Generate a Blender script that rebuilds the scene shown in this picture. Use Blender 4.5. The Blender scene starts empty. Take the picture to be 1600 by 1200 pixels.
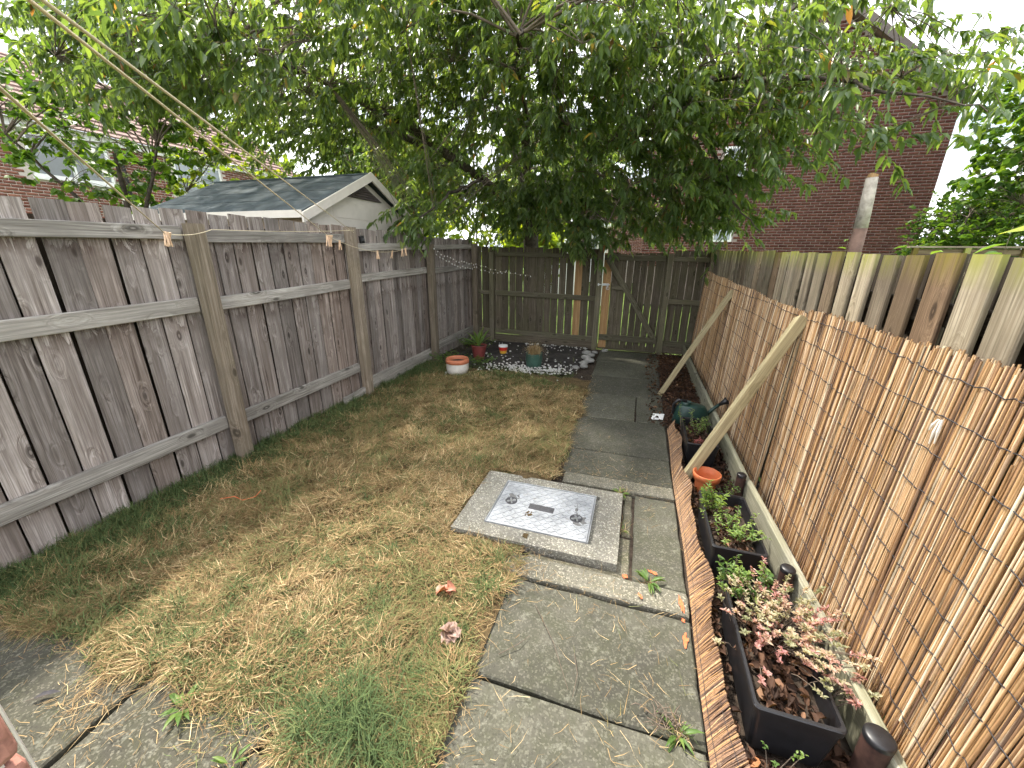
import bpy, math, random
import numpy as np
from mathutils import Vector, Matrix, Euler

# ------------------------------------------------------------------ camera, sky, sun, exposure
scene = bpy.context.scene
COL = scene.collection
R_ = math.radians
rng = np.random.default_rng(7)
random.seed(7)

cam_d = bpy.data.cameras.new('camera')
cam = bpy.data.objects.new('camera', cam_d)
COL.objects.link(cam)
scene.camera = cam
cam_d.sensor_fit = 'HORIZONTAL'
cam_d.sensor_width = 36.0
cam_d.lens = 36.0 * 612.0 / 1600.0
cam_d.clip_start = 0.02
cam_d.clip_end = 400.0
CR = Matrix(((0.9532355, -0.10335723, 0.28400591),
             (0.30212754, 0.30159357, -0.90430098),
             (0.00781169, 0.94781781, 0.31871676)))
cam.matrix_world = Matrix.Translation((0, 0, 1.6)) @ CR.to_4x4()

SUN_AZ = R_(52)      # degrees to the left of +Y
SUN_EL = R_(58)
sun_dir = Vector((-math.sin(SUN_AZ) * math.cos(SUN_EL), math.cos(SUN_AZ) * math.cos(SUN_EL), math.sin(SUN_EL)))
sun_d = bpy.data.lights.new('sun', 'SUN')
sun_d.energy = 4.6
sun_d.angle = R_(3.5)
sun_d.color = (1.0, 0.93, 0.82)
sun = bpy.data.objects.new('sun', sun_d)
COL.objects.link(sun)
sun.rotation_euler = sun_dir.to_track_quat('Z', 'Y').to_euler()
sun.location = sun_dir * 60

world = bpy.data.worlds.new('World')
scene.world = world
world.use_nodes = True
wn, wl = world.node_tree.nodes, world.node_tree.links
wn.clear()
w_out = wn.new('ShaderNodeOutputWorld')
w_bg = wn.new('ShaderNodeBackground')
w_bg.inputs['Strength'].default_value = 0.15
sky = wn.new('ShaderNodeTexSky')
sky.sky_type = 'NISHITA'
sky.sun_disc = False
sky.sun_elevation = SUN_EL
sky.sun_rotation = -SUN_AZ
sky.air_density = 1.2
sky.dust_density = 2.5
w_tc = wn.new('ShaderNodeTexCoord')
w_map = wn.new('ShaderNodeMapping')
w_map.inputs['Scale'].default_value = (1.6, 1.6, 3.2)
w_noise = wn.new('ShaderNodeTexNoise')
w_noise.inputs['Scale'].default_value = 1.7
w_noise.inputs['Detail'].default_value = 7
w_noise.inputs['Roughness'].default_value = 0.58
w_ramp = wn.new('ShaderNodeValToRGB')
w_ramp.color_ramp.elements[0].position = 0.33
w_ramp.color_ramp.elements[1].position = 0.54
w_mix = wn.new('ShaderNodeMix')
w_mix.data_type = 'RGBA'
w_mix.inputs['B'].default_value = (14.0, 14.1, 14.4, 1)
w_n2 = wn.new('ShaderNodeTexNoise')
w_n2.inputs['Scale'].default_value = 3.1
w_n2.inputs['Detail'].default_value = 6
w_r2 = wn.new('ShaderNodeValToRGB')
w_r2.color_ramp.elements[0].position = 0.36
w_r2.color_ramp.elements[0].color = (0.26, 0.28, 0.32, 1)
w_r2.color_ramp.elements[1].position = 0.60
w_mul = wn.new('ShaderNodeMix')
w_mul.data_type = 'RGBA'
w_mul.blend_type = 'MULTIPLY'
w_mul.inputs['Factor'].default_value = 1.0
w_mul.inputs['A'].default_value = (15.0, 15.0, 15.2, 1)
wl.new(w_map.outputs['Vector'], w_n2.inputs['Vector'])
wl.new(w_n2.outputs['Fac'], w_r2.inputs['Fac'])
wl.new(w_r2.outputs['Color'], w_mul.inputs['B'])
wl.new(w_mul.outputs['Result'], w_mix.inputs['B'])
wl.new(w_tc.outputs['Generated'], w_map.inputs['Vector'])
wl.new(w_map.outputs['Vector'], w_noise.inputs['Vector'])
wl.new(w_noise.outputs['Fac'], w_ramp.inputs['Fac'])
wl.new(w_ramp.outputs['Color'], w_mix.inputs['Factor'])
wl.new(sky.outputs['Color'], w_mix.inputs['A'])
wl.new(w_mix.outputs['Result'], w_bg.inputs['Color'])
wl.new(w_bg.outputs['Background'], w_out.inputs['Surface'])

scene.view_settings.view_transform = 'Standard'
scene.view_settings.look = 'None'
scene.view_settings.gamma = 1.0
scene.view_settings.use_curve_mapping = False
scene.view_settings.exposure = 1.0
scene.render.engine = 'CYCLES'
scene.cycles.max_bounces = 7
scene.cycles.diffuse_bounces = 4
scene.cycles.glossy_bounces = 2
scene.cycles.transmission_bounces = 4
scene.cycles.adaptive_threshold = 0.04
scene.cycles.transparent_max_bounces = 8
scene.cycles.use_denoising = True

# ------------------------------------------------------------------ material helpers
class NT:
    def __init__(s, name):
        s.m = bpy.data.materials.new(name)
        s.m.use_nodes = True
        s.n, s.l = s.m.node_tree.nodes, s.m.node_tree.links
        s.n.clear()
        s.out = s.n.new('ShaderNodeOutputMaterial')
    def node(s, t, **kw):
        n = s.n.new(t)
        for k, v in kw.items():
            if k.startswith('p_'): setattr(n, k[2:], v)
            else:
                sock = n.inputs[k.replace('_', ' ')] if not isinstance(k, int) else n.inputs[k]
                s.put(sock, v)
        return n
    def put(s, sock, v):
        if hasattr(v, 'is_output') or isinstance(v, bpy.types.NodeSocket): s.l.new(v, sock)
        else: sock.default_value = v
    def coords(s, kind='Object', scale=(1, 1, 1), rnd=0.0):
        tc = s.node('ShaderNodeTexCoord')
        v = tc.outputs[kind]
        if rnd:
            oi = s.node('ShaderNodeObjectInfo')
            mu = s.node('ShaderNodeMath', p_operation='MULTIPLY')
            s.put(mu.inputs[0], oi.outputs['Random']); mu.inputs[1].default_value = rnd
            ad = s.node('ShaderNodeVectorMath', p_operation='ADD')
            s.put(ad.inputs[0], v); s.put(ad.inputs[1], mu.outputs[0]); v = ad.outputs[0]
        mp = s.node('ShaderNodeMapping'); mp.inputs['Scale'].default_value = scale
        s.put(mp.inputs['Vector'], v)
        return mp.outputs['Vector']
    def noise(s, vec, scale, detail=4, rough=.55, dist=0.0):
        n = s.node('ShaderNodeTexNoise', Scale=scale, Detail=detail, Roughness=rough, Distortion=dist)
        s.put(n.inputs['Vector'], vec)
        return n.outputs['Fac']
    def ramp(s, fac, stops, interp='LINEAR'):
        n = s.node('ShaderNodeValToRGB')
        cr = n.color_ramp; cr.interpolation = interp
        while len(cr.elements) < len(stops): cr.elements.new(0.5)
        for e, (p, c) in zip(cr.elements, stops):
            e.position = p
            e.color = (c, c, c, 1) if isinstance(c, (int, float)) else (*c, 1)
        s.put(n.inputs['Fac'], fac)
        return n.outputs['Color']
    def mix(s, fac, a, b, blend='MIX'):
        n = s.node('ShaderNodeMix', p_data_type='RGBA', p_blend_type=blend)
        for k, v in (('Factor', fac), ('A', a), ('B', b)):
            if isinstance(v, tuple) and len(v) == 3: v = (*v, 1)
            s.put(n.inputs[k], v)
        return n.outputs['Result']
    def math(s, op, a, b=0.0, clamp=False):
        n = s.node('ShaderNodeMath', p_operation=op, p_use_clamp=clamp)
        s.put(n.inputs[0], a); s.put(n.inputs[1], b)
        return n.outputs[0]
    def attr(s, name='tint'):
        return s.node('ShaderNodeAttribute', p_attribute_name=name).outputs['Fac']
    def rnd(s):
        return s.node('ShaderNodeObjectInfo').outputs['Random']
    def bump(s, h, strength=.4, dist=.004):
        n = s.node('ShaderNodeBump', Strength=strength, Distance=dist)
        s.put(n.inputs['Height'], h)
        return n.outputs['Normal']
    def principled(s, color, rough=.8, normal=None, metal=0.0, spec=.4, **kw):
        b = s.node('ShaderNodeBsdfPrincipled')
        if isinstance(color, tuple): color = (*color, 1) if len(color) == 3 else color
        s.put(b.inputs['Base Color'], color)
        s.put(b.inputs['Roughness'], rough)
        s.put(b.inputs['Metallic'], metal)
        s.put(b.inputs['Specular IOR Level'], spec)
        if normal is not None: s.put(b.inputs['Normal'], normal)
        s.l.new(b.outputs[0], s.out.inputs['Surface'])
        return b

def mat_wood(name, cols, drips=None, alt=None, moss=None, moss_amt=0.0, stain=.5, knots=True, top_moss=None, vary=.25, rnd_off=40):
    """weathered board: grain along local Z; cols = dark, mid, light"""
    t = NT(name)
    base = t.coords('Object', (1, 1, 1), rnd_off)
    sep = t.node('ShaderNodeSeparateXYZ'); t.put(sep.inputs[0], base)
    # knots
    mk = t.node('ShaderNodeMapping'); mk.inputs['Scale'].default_value = (9.0, 3.0, 3.6); t.put(mk.inputs['Vector'], base)
    vor = t.node('ShaderNodeTexVoronoi', Scale=1.0, Randomness=1.0); t.put(vor.inputs['Vector'], mk.outputs[0])
    kd = vor.outputs['Distance']
    # grain lines bend round knots
    mg = t.node('ShaderNodeMapping'); mg.inputs['Scale'].default_value = (34, 34, 1.1); t.put(mg.inputs['Vector'], base)
    bend = t.node('ShaderNodeVectorMath', p_operation='ADD')
    kb = t.math('MULTIPLY', t.ramp(kd, [(0.0, 1.0), (0.42, 0.0)]), 2.4)
    t.put(bend.inputs[0], mg.outputs[0]); t.put(bend.inputs[1], kb)
    g1 = t.noise(bend.outputs[0], 1.0, 6, .62, .6)
    mf = t.node('ShaderNodeMapping'); mf.inputs['Scale'].default_value = (190, 190, 4.0); t.put(mf.inputs['Vector'], base)
    g2 = t.noise(mf.outputs[0], 1.0, 3, .6)
    blot = t.noise(base, 3.2, 5, .6, .3)
    col = t.ramp(g1, [(.30, cols[0]), (.48, cols[1]), (.68, cols[2])])
    col = t.mix(t.ramp(g2, [(.35, .55), (.6, 0.0)]), col, tuple(c * .45 for c in cols[0]))
    col = t.mix(t.math('MULTIPLY', t.ramp(blot, [(.42, 0.0), (.62, 1.0)]), stain), col, tuple(c * .62 for c in cols[1]))
    if knots:
        col = t.mix(t.ramp(kd, [(.05, .9), (.11, .75), (.16, 0.0)]), col, tuple(c * .35 for c in cols[0]))
        col = t.mix(t.ramp(kd, [(.0, .8), (.045, .5), (.06, 0.0)]), col, cols[1])
    if drips:         # rain-washed tannin stains running down the boards below each rail
        tcd = t.node('ShaderNodeTexCoord'); spd = t.node('ShaderNodeSeparateXYZ'); t.put(spd.inputs[0], tcd.outputs['Object'])
        for z0, ln, amt in drips:
            wob = t.math('MULTIPLY', t.math('SUBTRACT', g1, .5), ln * 3.0)
            d = t.math('DIVIDE', t.math('SUBTRACT', z0, t.math('ADD', spd.outputs['Z'], wob)), ln)
            f = t.ramp(d, [(0.0, 0.0), (.02, 1.0), (.3, .6), (1.0, 0.0)])
            f = t.math('MULTIPLY', f, t.ramp(t.noise(base, 9, 3, .6), [(.36, 0.1), (.62, 1.0)]))
            col = t.mix(t.math('MULTIPLY', f, amt), col, (.055, .028, .018))
    if moss:
        mn = t.noise(base, 2.1, 5, .65)
        col = t.mix(t.math('MULTIPLY', t.ramp(mn, [(.36, 0.0), (.6, 1.0)]), moss_amt), col, moss)
    if top_moss:      # algae grows on the wet top ends of the boards
        z0, z1, c = top_moss
        tc = t.node('ShaderNodeTexCoord'); sp = t.node('ShaderNodeSeparateXYZ'); t.put(sp.inputs[0], tc.outputs['Object'])
        f = t.math('MULTIPLY_ADD' if False else 'SUBTRACT', sp.outputs['Z'], z0)
        f = t.math('DIVIDE', f, z1 - z0, True)
        f = t.math('MULTIPLY', f, t.ramp(t.noise(bend.outputs[0], .9, 4, .6), [(.32, .15), (.6, 1.0)]))
        col = t.mix(f, col, c)
    if alt:           # some boards are a browner timber
        pick = t.math('FRACT', t.math('MULTIPLY', t.rnd(), 7.31))
        col = t.mix(t.ramp(pick, [(.5, 0.0), (.95, alt[1])]), col, t.mix(1.0, col, alt[0], 'MULTIPLY'))
    rv = t.ramp(t.rnd(), [(0, 1 - vary), (1, 1 + vary * .6)])
    col = t.mix(1.0, col, rv, 'MULTIPLY')
    hgt = t.math('ADD', t.math('MULTIPLY', g1, .6), t.math('MULTIPLY', g2, .5))
    t.principled(col, .86, t.bump(hgt, .55, .004), spec=.25)
    return t.m

def mat_simple(name, col, rough=.7, var=.15, nscale=20, bump=.2, metal=0.0, spec=.4, dist=.003):
    t = NT(name)
    v = t.coords('Object', (1, 1, 1), 13)
    n = t.noise(v, nscale, 5, .6)
    c = t.mix(t.ramp(n, [(.3, 0.0), (.7, 1.0)]), tuple(x * (1 - var) for x in col), tuple(min(1, x * (1 + var)) for x in col))
    t.principled(c, rough, t.bump(n, bump, dist) if bump else None, metal, spec)
    return t.m

def mat_leaf(name, stops, trans=.4, rough=.45, spec=.35, attr='tint'):
    t = NT(name)
    c = t.ramp(t.attr(attr), stops)
    b = t.principled(c, rough, spec=spec)
    if trans <= 0: return t.m
    tr = t.node('ShaderNodeBsdfTranslucent')
    c2 = t.mix(1.0, c, (2.0, 1.85, .62), 'MULTIPLY')
    t.put(tr.inputs['Color'], c2)
    ad = t.node('ShaderNodeMixShader'); ad.inputs[0].default_value = trans
    t.l.new(b.outputs[0], ad.inputs[1]); t.l.new(tr.outputs[0], ad.inputs[2])
    t.l.new(ad.outputs[0], t.out.inputs['Surface'])
    return t.m

def mat_concrete(name, base, algae, speck=.5, algae_amt=.6, vary=.2):
    t = NT(name)
    v = t.coords('Object', (1, 1, 1), 21)
    vor = t.node('ShaderNodeTexVoronoi', Scale=150.0); t.put(vor.inputs['Vector'], v)
    cd = t.node('ShaderNodeSeparateColor'); t.put(cd.inputs[0], vor.outputs['Color'])
    big = t.noise(v, 2.3, 7, .65, .3)
    mid = t.noise(v, 11, 6, .65)
    fine = t.noise(v, 210, 3, .6)
    c = t.mix(t.ramp(big, [(.36, 0.0), (.64, 1.0)]), tuple(x * .72 for x in base), tuple(x * 1.18 for x in base))
    c = t.mix(t.math('MULTIPLY', t.ramp(t.noise(v, 1.1, 5, .7, .8), [(.45, 0.0), (.62, 1.0)]), .55), c, tuple(x * .45 for x in base))
    c = t.mix(t.math('MULTIPLY', t.ramp(mid, [(.4, 0.0), (.65, 1.0)]), algae_amt), c, algae)
    c = t.mix(t.math('MULTIPLY', t.ramp(cd.outputs[0], [(.72, 0.0), (.9, 1.0)]), speck), c, tuple(min(.8, x * 2.2) for x in base))
    c = t.mix(t.math('MULTIPLY', t.ramp(cd.outputs[1], [(.75, 0.0), (.92, 1.0)]), speck), c, tuple(x * .4 for x in base))
    c = t.mix(t.math('MULTIPLY', t.ramp(t.noise(v, 30, 4, .7), [(.56, 0.0), (.72, 1.0)]), .35), c, (.30, .30, .24))
    c = t.mix(1.0, c, t.ramp(t.rnd(), [(0, 1 - vary), (1, 1 + vary * .5)]), 'MULTIPLY')
    h = t.math('ADD', t.math('MULTIPLY', fine, .5), t.math('MULTIPLY', mid, .7))
    t.principled(c, .9, t.bump(h, .5, .004), spec=.3)
    return t.m

# ------------------------------------------------------------------ geometry helpers
def link(o, parent=None):
    COL.objects.link(o)
    if parent is not None:
        o.parent = parent
        o.matrix_parent_inverse = PINV[parent.name] if parent.name in PINV else parent.matrix_basis.inverted()
    return o
PINV = {}

def tag(o, label=None, cat=None, group=None, kind=None):
    if label: o['label'] = label
    if cat: o['category'] = cat
    if group: o['group'] = group
    if kind: o['kind'] = kind
    return o

def thing(name, label, cat, loc, group=None):
    o = bpy.data.objects.new(name, None)
    o.empty_display_size = .1
    o.location = loc
    COL.objects.link(o)
    PINV[o.name] = Matrix.Translation(-Vector(loc))
    return tag(o, label, cat, group)

def as_parent(o):
    """let a mesh object with identity transform carry sub-parts given in world coordinates"""
    PINV[o.name] = Matrix.Identity(4) if o.parent is None else Matrix.Identity(4)
    return o

class MB:
    """collects simple solids into one mesh"""
    def __init__(s): s.v = []; s.f = []; s.t = []
    def quadbox(s, a, b):
        (x0, y0, z0), (x1, y1, z1) = a, b
        i = len(s.v)
        s.v += [(x0, y0, z0), (x1, y0, z0), (x1, y1, z0), (x0, y1, z0), (x0, y0, z1), (x1, y0, z1), (x1, y1, z1), (x0, y1, z1)]
        s.f += [(i, i+3, i+2, i+1), (i+4, i+5, i+6, i+7), (i, i+1, i+5, i+4), (i+1, i+2, i+6, i+5), (i+2, i+3, i+7, i+6), (i+3, i, i+4, i+7)]
        return s
    def box(s, c, d, rot=None):
        i = len(s.v)
        m = rot if rot is not None else Matrix.Identity(3)
        for dz in (-.5, .5):
            for dx, dy in ((-.5, -.5), (.5, -.5), (.5, .5), (-.5, .5)):
                s.v.append(tuple(Vector(c) + m @ Vector((dx * d[0], dy * d[1], dz * d[2]))))
        s.f += [(i, i+3, i+2, i+1), (i+4, i+5, i+6, i+7), (i, i+1, i+5, i+4), (i+1, i+2, i+6, i+5), (i+2, i+3, i+7, i+6), (i+3, i, i+4, i+7)]
        return s
    def tube(s, pts, rad, sides=6, caps=True):
        pts = [Vector(p) for p in pts]
        if not hasattr(rad, '__len__'): rad = [rad] * len(pts)
        i0 = len(s.v); n = len(pts)
        prev = None
        for k, p in enumerate(pts):
            d = (pts[min(k+1, n-1)] - pts[max(k-1, 0)])
            if d.length < 1e-9: d = Vector((0, 0, 1))
            d.normalize()
            a = d.orthogonal() if prev is None else (prev - d * prev.dot(d))
            if a.length < 1e-6: a = d.orthogonal()
            a.normalize(); prev = a
            b = d.cross(a)
            for j in range(sides):
                q = 2 * math.pi * j / sides
                s.v.append(tuple(p + (a * math.cos(q) + b * math.sin(q)) * rad[k]))
        for k in range(n - 1):
            for j in range(sides):
                j2 = (j + 1) % sides
                s.f.append((i0 + k*sides + j, i0 + k*sides + j2, i0 + (k+1)*sides + j2, i0 + (k+1)*sides + j))
        if caps:
            s.f.append(tuple(i0 + j for j in reversed(range(sides))))
            s.f.append(tuple(i0 + (n-1)*sides + j for j in range(sides)))
        return s
    def lathe(s, c, prof, sides=24, sx=1.0, sy=1.0, close=False):
        i0 = len(s.v); n = len(prof)
        for r, z in prof:
            for j in range(sides):
                q = 2 * math.pi * j / sides
                s.v.append((c[0] + r * sx * math.cos(q), c[1] + r * sy * math.sin(q), c[2] + z))
        for k in range(n - 1):
            for j in range(sides):
                j2 = (j + 1) % sides
                s.f.append((i0 + k*sides + j, i0 + k*sides + j2, i0 + (k+1)*sides + j2, i0 + (k+1)*sides + j))
        if close: s.f.append(tuple(i0 + (n-1)*sides + j for j in range(sides)))
        return s
    def prism(s, poly, y0, y1, axis=1):
        """poly in the two other axes, extruded along axis"""
        i = len(s.v); n = len(poly)
        for y in (y0, y1):
            for a, b in poly:
                s.v.append((a, y, b) if axis == 1 else ((y, a, b) if axis == 0 else (a, b, y)))
        s.f.append(tuple(range(i, i + n))); s.f.append(tuple(range(i + 2*n - 1, i + n - 1, -1)))
        for j in range(n):
            j2 = (j + 1) % n
            s.f.append((i + j2, i + j, i + n + j, i + n + j2))
        return s
    def build(s, name, mat, parent=None, smooth=False, bevel=0.0, fix=False):
        me = bpy.data.meshes.new(name)
        me.from_pydata(s.v, [], s.f)
        if fix:
            import bmesh
            bm = bmesh.new(); bm.from_mesh(me); bmesh.ops.recalc_face_normals(bm, faces=bm.faces); bm.to_mesh(me); bm.free()
        me.materials.append(mat)
        if smooth:
            me.polygons.foreach_set('use_smooth', [True] * len(me.polygons))
        o = bpy.data.objects.new(name, me)
        link(o, parent)
        if bevel:
            b = o.modifiers.new('bevel', 'BEVEL'); b.width = bevel; b.segments = 2; b.limit_method = 'ANGLE'
        return o

def np_mesh(name, V, T, mat, parent=None, tint=None, smooth=False):
    """triangle mesh from arrays; tint is per vertex"""
    me = bpy.data.meshes.new(name)
    V = np.ascontiguousarray(V, dtype=np.float32); T = np.ascontiguousarray(T, dtype=np.int32)
    me.vertices.add(len(V)); me.vertices.foreach_set('co', V.ravel())
    me.loops.add(T.size); me.loops.foreach_set('vertex_index', T.ravel())
    me.polygons.add(len(T))
    me.polygons.foreach_set('loop_start', np.arange(0, T.size, 3, dtype=np.int32))
    me.polygons.foreach_set('loop_total', np.full(len(T), 3, dtype=np.int32))
    if smooth: me.polygons.foreach_set('use_smooth', np.ones(len(T), dtype=bool))
    me.update(calc_edges=True)
    if tint is not None:
        a = me.attributes.new('tint', 'FLOAT', 'POINT'); a.data.foreach_set('value', np.ascontiguousarray(tint, dtype=np.float32))
    me.materials.append(mat)
    o = bpy.data.objects.new(name, me)
    return link(o, parent)

def norm(a): return a / np.maximum(np.linalg.norm(a, axis=-1, keepdims=True), 1e-9)

# leaf template: along t, across s, lift
def leaf_arrays(P, D, N, L, wr=.42, fold=.12, droop=.25, shape='oval', tint=None):
    n = len(P)
    if shape == 'oval':
        tp = np.array([(0, 0, 0), (.3, -.5, 1), (.3, 0, 0), (.3, .5, 1), (.68, -.40, 1), (.68, 0, 0), (.68, .40, 1), (1, 0, 0)])
    elif shape == 'broad':
        tp = np.array([(0, 0, 0), (.22, -.55, 1), (.3, 0, 0), (.22, .55, 1), (.6, -.5, 1), (.62, 0, 0), (.6, .5, 1), (1, 0, 0)])
    else:
        tp = np.array([(0, 0, 0), (.35, -.5, 1), (.35, 0, 0), (.35, .5, 1), (.7, -.33, 1), (.7, 0, 0), (.7, .33, 1), (1, 0, 0)])
    tri = np.array([(0, 1, 2), (0, 2, 3), (1, 4, 5), (1, 5, 2), (2, 5, 6), (2, 6, 3), (4, 7, 5), (5, 7, 6)])
    D = norm(D); S = norm(np.cross(D, N)); U = np.cross(S, D)
    L = np.asarray(L).reshape(n, 1, 1)
    t = tp[:, 0].reshape(1, 8, 1); s = tp[:, 1].reshape(1, 8, 1) * wr; h = tp[:, 2].reshape(1, 8, 1) * fold
    V = P[:, None, :] + L * (t * D[:, None, :] + s * S[:, None, :] + h * U[:, None, :])
    V[:, :, 2] -= (L * droop * t * t)[:, :, 0]
    T = tri[None] + 8 * np.arange(n)[:, None, None]
    tt = np.repeat(tint if tint is not None else rng.random(n), 8)
    return V.reshape(-1, 3), T.reshape(-1, 3), tt

def blades(P, az, el, L, Wd, bend, tint):
    """grass blades: 5 verts, 3 triangles"""
    n = len(P)
    H = np.stack([np.cos(az), np.sin(az), np.zeros(n)], 1)
    S = np.stack([-np.sin(az), np.cos(az), np.zeros(n)], 1)
    up = np.array([0, 0, 1.0])
    d0 = H * np.cos(el)[:, None] + up * np.sin(el)[:, None]
    e2 = el - bend
    az2 = az + rng.normal(0, .55, n)
    H2 = np.stack([np.cos(az2), np.sin(az2), np.zeros(n)], 1)
    d1 = H2 * np.cos(e2)[:, None] + up * np.sin(e2)[:, None]
    m = P + d0 * (L * .5)[:, None]
    tip = m + d1 * (L * .5)[:, None]
    w = (Wd * .5)[:, None] * S
    V = np.stack([P - w, P + w, m - w * .8, m + w * .8, tip], 1)
    T = np.array([(0, 1, 3), (0, 3, 2), (2, 3, 4)])[None] + 5 * np.arange(n)[:, None, None]
    return V.reshape(-1, 3), T.reshape(-1, 3), np.repeat(tint, 5)

def tubes_np(lines, radii, sides=4):
    """many polylines -> arrays"""
    Vs, Ts, off = [], [], 0
    for pts, r in zip(lines, radii):
        pts = np.asarray(pts, float); k = len(pts)
        d = np.gradient(pts, axis=0); d = norm(d)
        ref = np.array([.31, .52, .79]); a = norm(np.cross(d, ref)); b = np.cross(d, a)
        q = np.arange(sides) * 2 * np.pi / sides
        r = np.broadcast_to(np.asarray(r, float), (k,))
        ring = pts[:, None, :] + r[:, None, None] * (np.cos(q)[None, :, None] * a[:, None, :] + np.sin(q)[None, :, None] * b[:, None, :])
        Vs.append(ring.reshape(-1, 3))
        i = np.arange(k - 1)[:, None] * sides; j = np.arange(sides)[None]; j2 = (j + 1) % sides
        A = i + j; B = i + j2; C = i + sides + j2; Dd = i + sides + j
        Ts.append(off + np.concatenate([np.stack([A, B, C], -1).reshape(-1, 3), np.stack([A, C, Dd], -1).reshape(-1, 3)]))
        off += k * sides
    return np.concatenate(Vs), np.concatenate(Ts)

def plank_mesh(L, w, t, seed=0, segs=3, warp=.003, ch=.004, tipcut=0.0):
    """board along +Z from 0 to L, width X, thickness Y, chamfered edges and a slight warp"""
    r = random.Random(seed)
    a, b = w / 2, t / 2
    c = min(ch, b * .6)
    sec = [(-a + c, -b), (a - c, -b), (a, -b + c), (a, b - c), (a - c, b), (-a + c, b), (-a, b - c), (-a, -b + c)]
    V, F = [], []
    ox, oy, tw = r.uniform(-warp, warp), r.uniform(-warp, warp), r.uniform(-.012, .012)
    for k in range(segs + 1):
        f = k / segs; z = L * f
        bx, by = ox * math.sin(math.pi * f), oy * math.sin(math.pi * f)
        an = tw * (f - .5)
        for x, y in sec:
            jx = x * (1 + r.uniform(-.01, .01))
            zz = z + (tipcut * x / w if k == segs else 0)
            V.append((jx * math.cos(an) - y * math.sin(an) + bx, jx * math.sin(an) + y * math.cos(an) + by, zz))
    for k in range(segs):
        for j in range(8):
            j2 = (j + 1) % 8
            F.append((k*8 + j, k*8 + j2, (k+1)*8 + j2, (k+1)*8 + j))
    F.append(tuple(reversed(range(8)))); F.append(tuple(segs*8 + j for j in range(8)))
    me = bpy.data.meshes.new('plank'); me.from_pydata(V, [], F)
    return me

def plank(name, parent, mat, p0, p1, w, t, face=(0, -1, 0), seed=None, **kw):
    """board from p0 to p1 (world), its wide face looking towards 'face'"""
    p0, p1 = Vector(p0), Vector(p1)
    z = (p1 - p0); L = z.length; z.normalize()
    y = -Vector(face); y = (y - z * y.dot(z)).normalized()
    x = y.cross(z)
    me = plank_mesh(L, w, t, seed if seed is not None else random.randint(0, 10**6), **kw)
    me.materials.append(mat)
    o = bpy.data.objects.new(name, me)
    link(o, parent)
    o.matrix_basis = Matrix.Translation(p0) @ Matrix((x, y, z)).transposed().to_4x4()
    return o

# ------------------------------------------------------------------ materials
M = {}
M['grey_wood'] = mat_wood('weathered_grey_wood', ((.125, .098, .082), (.33, .288, .258), (.54, .49, .455)), stain=.55, vary=.40, alt=((.80, .73, .68), 1.0), drips=[(1.625, .16, .85), (1.14, .14, .75), (.26, .10, .5)])
M['rail_wood'] = mat_wood('rail_grey_wood', ((.16, .145, .12), (.37, .345, .305), (.54, .515, .465)), stain=.55)
M['post_wood'] = mat_wood('post_brown_wood', ((.14, .11, .08), (.27, .22, .165), (.39, .33, .265)), moss=(.15, .14, .07), moss_amt=.15, stain=.5)
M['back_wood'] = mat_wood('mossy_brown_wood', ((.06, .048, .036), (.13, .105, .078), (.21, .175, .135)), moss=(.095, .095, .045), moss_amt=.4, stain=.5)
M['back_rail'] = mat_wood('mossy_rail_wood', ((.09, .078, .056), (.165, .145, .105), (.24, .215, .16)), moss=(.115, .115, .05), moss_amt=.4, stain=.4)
M['new_wood'] = mat_wood('new_pine_wood', ((.30, .17, .075), (.46, .28, .13), (.55, .36, .19)), stain=.25, vary=.1)
M['right_wood'] = mat_wood('algae_board_wood', ((.07, .05, .036), (.29, .24, .175), (.47, .415, .315)), moss=(.24, .205, .12), moss_amt=.3, stain=.75, vary=.35, alt=((.55, .42, .34), 1.0), top_moss=(1.47, 1.60, (.25, .26, .05)))
M['plank_wood'] = mat_wood('bed_board_wood', ((.16, .15, .11), (.29, .28, .215), (.41, .40, .32)), moss=(.19, .19, .10), moss_amt=.4, stain=.3)
M['prop_wood'] = mat_wood('treated_pine_wood', ((.26, .205, .11), (.45, .375, .22), (.55, .475, .30)), moss=(.33, .29, .16), moss_amt=.25, stain=.2, vary=.06)
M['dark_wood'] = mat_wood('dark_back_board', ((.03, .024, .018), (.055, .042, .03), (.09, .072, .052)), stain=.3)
M['slab'] = mat_concrete('paving_concrete', (.086, .083, .064), (.055, .057, .034), .35, .7)
M['patio'] = mat_concrete('patio_concrete', (.085, .080, .060), (.055, .056, .032), .5, .7)
M['strip'] = mat_concrete('edging_concrete', (.185, .175, .138), (.13, .122, .074), .6, .45)
M['surround'] = mat_concrete('surround_concrete', (.25, .238, .20), (.175, .165, .115), .6, .5)
M['mortar'] = mat_concrete('joint_mortar', (.17, .155, .115), (.10, .10, .05), .5, .6)
M['black_plastic'] = mat_simple('black_plastic', (.012, .012, .014), .38, .3, 30, .08, spec=.5)
M['wire'] = mat_simple('dark_wire', (.03, .027, .03), .6, .3, 60, 0)
M['rope'] = mat_simple('cream_cord', (.58, .50, .34), .8, .15, 200, .2)
M['peg'] = mat_simple('peg_wood', (.66, .46, .30), .7, .18, 60, .1)
M['galv'] = None
M['bark'] = mat_simple('tree_bark', (.075, .062, .05), .95, .45, 16, .8, spec=.15, dist=.02)
M['twig'] = mat_simple('twig_bark', (.13, .10, .075), .9, .35, 40, .2)
M['soil'] = mat_simple('dark_soil', (.055, .042, .032), .97, .5, 28, .9, spec=.15, dist=.02)
M['terracotta'] = mat_simple('terracotta', (.50, .17, .085), .62, .16, 25, .1)
M['orange_pot'] = mat_simple('orange_plastic', (.56, .16, .06), .5, .1, 20, .05)
M['white_glaze'] = mat_simple('white_glaze', (.66, .63, .56), .45, .12, 9, .05)
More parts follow.
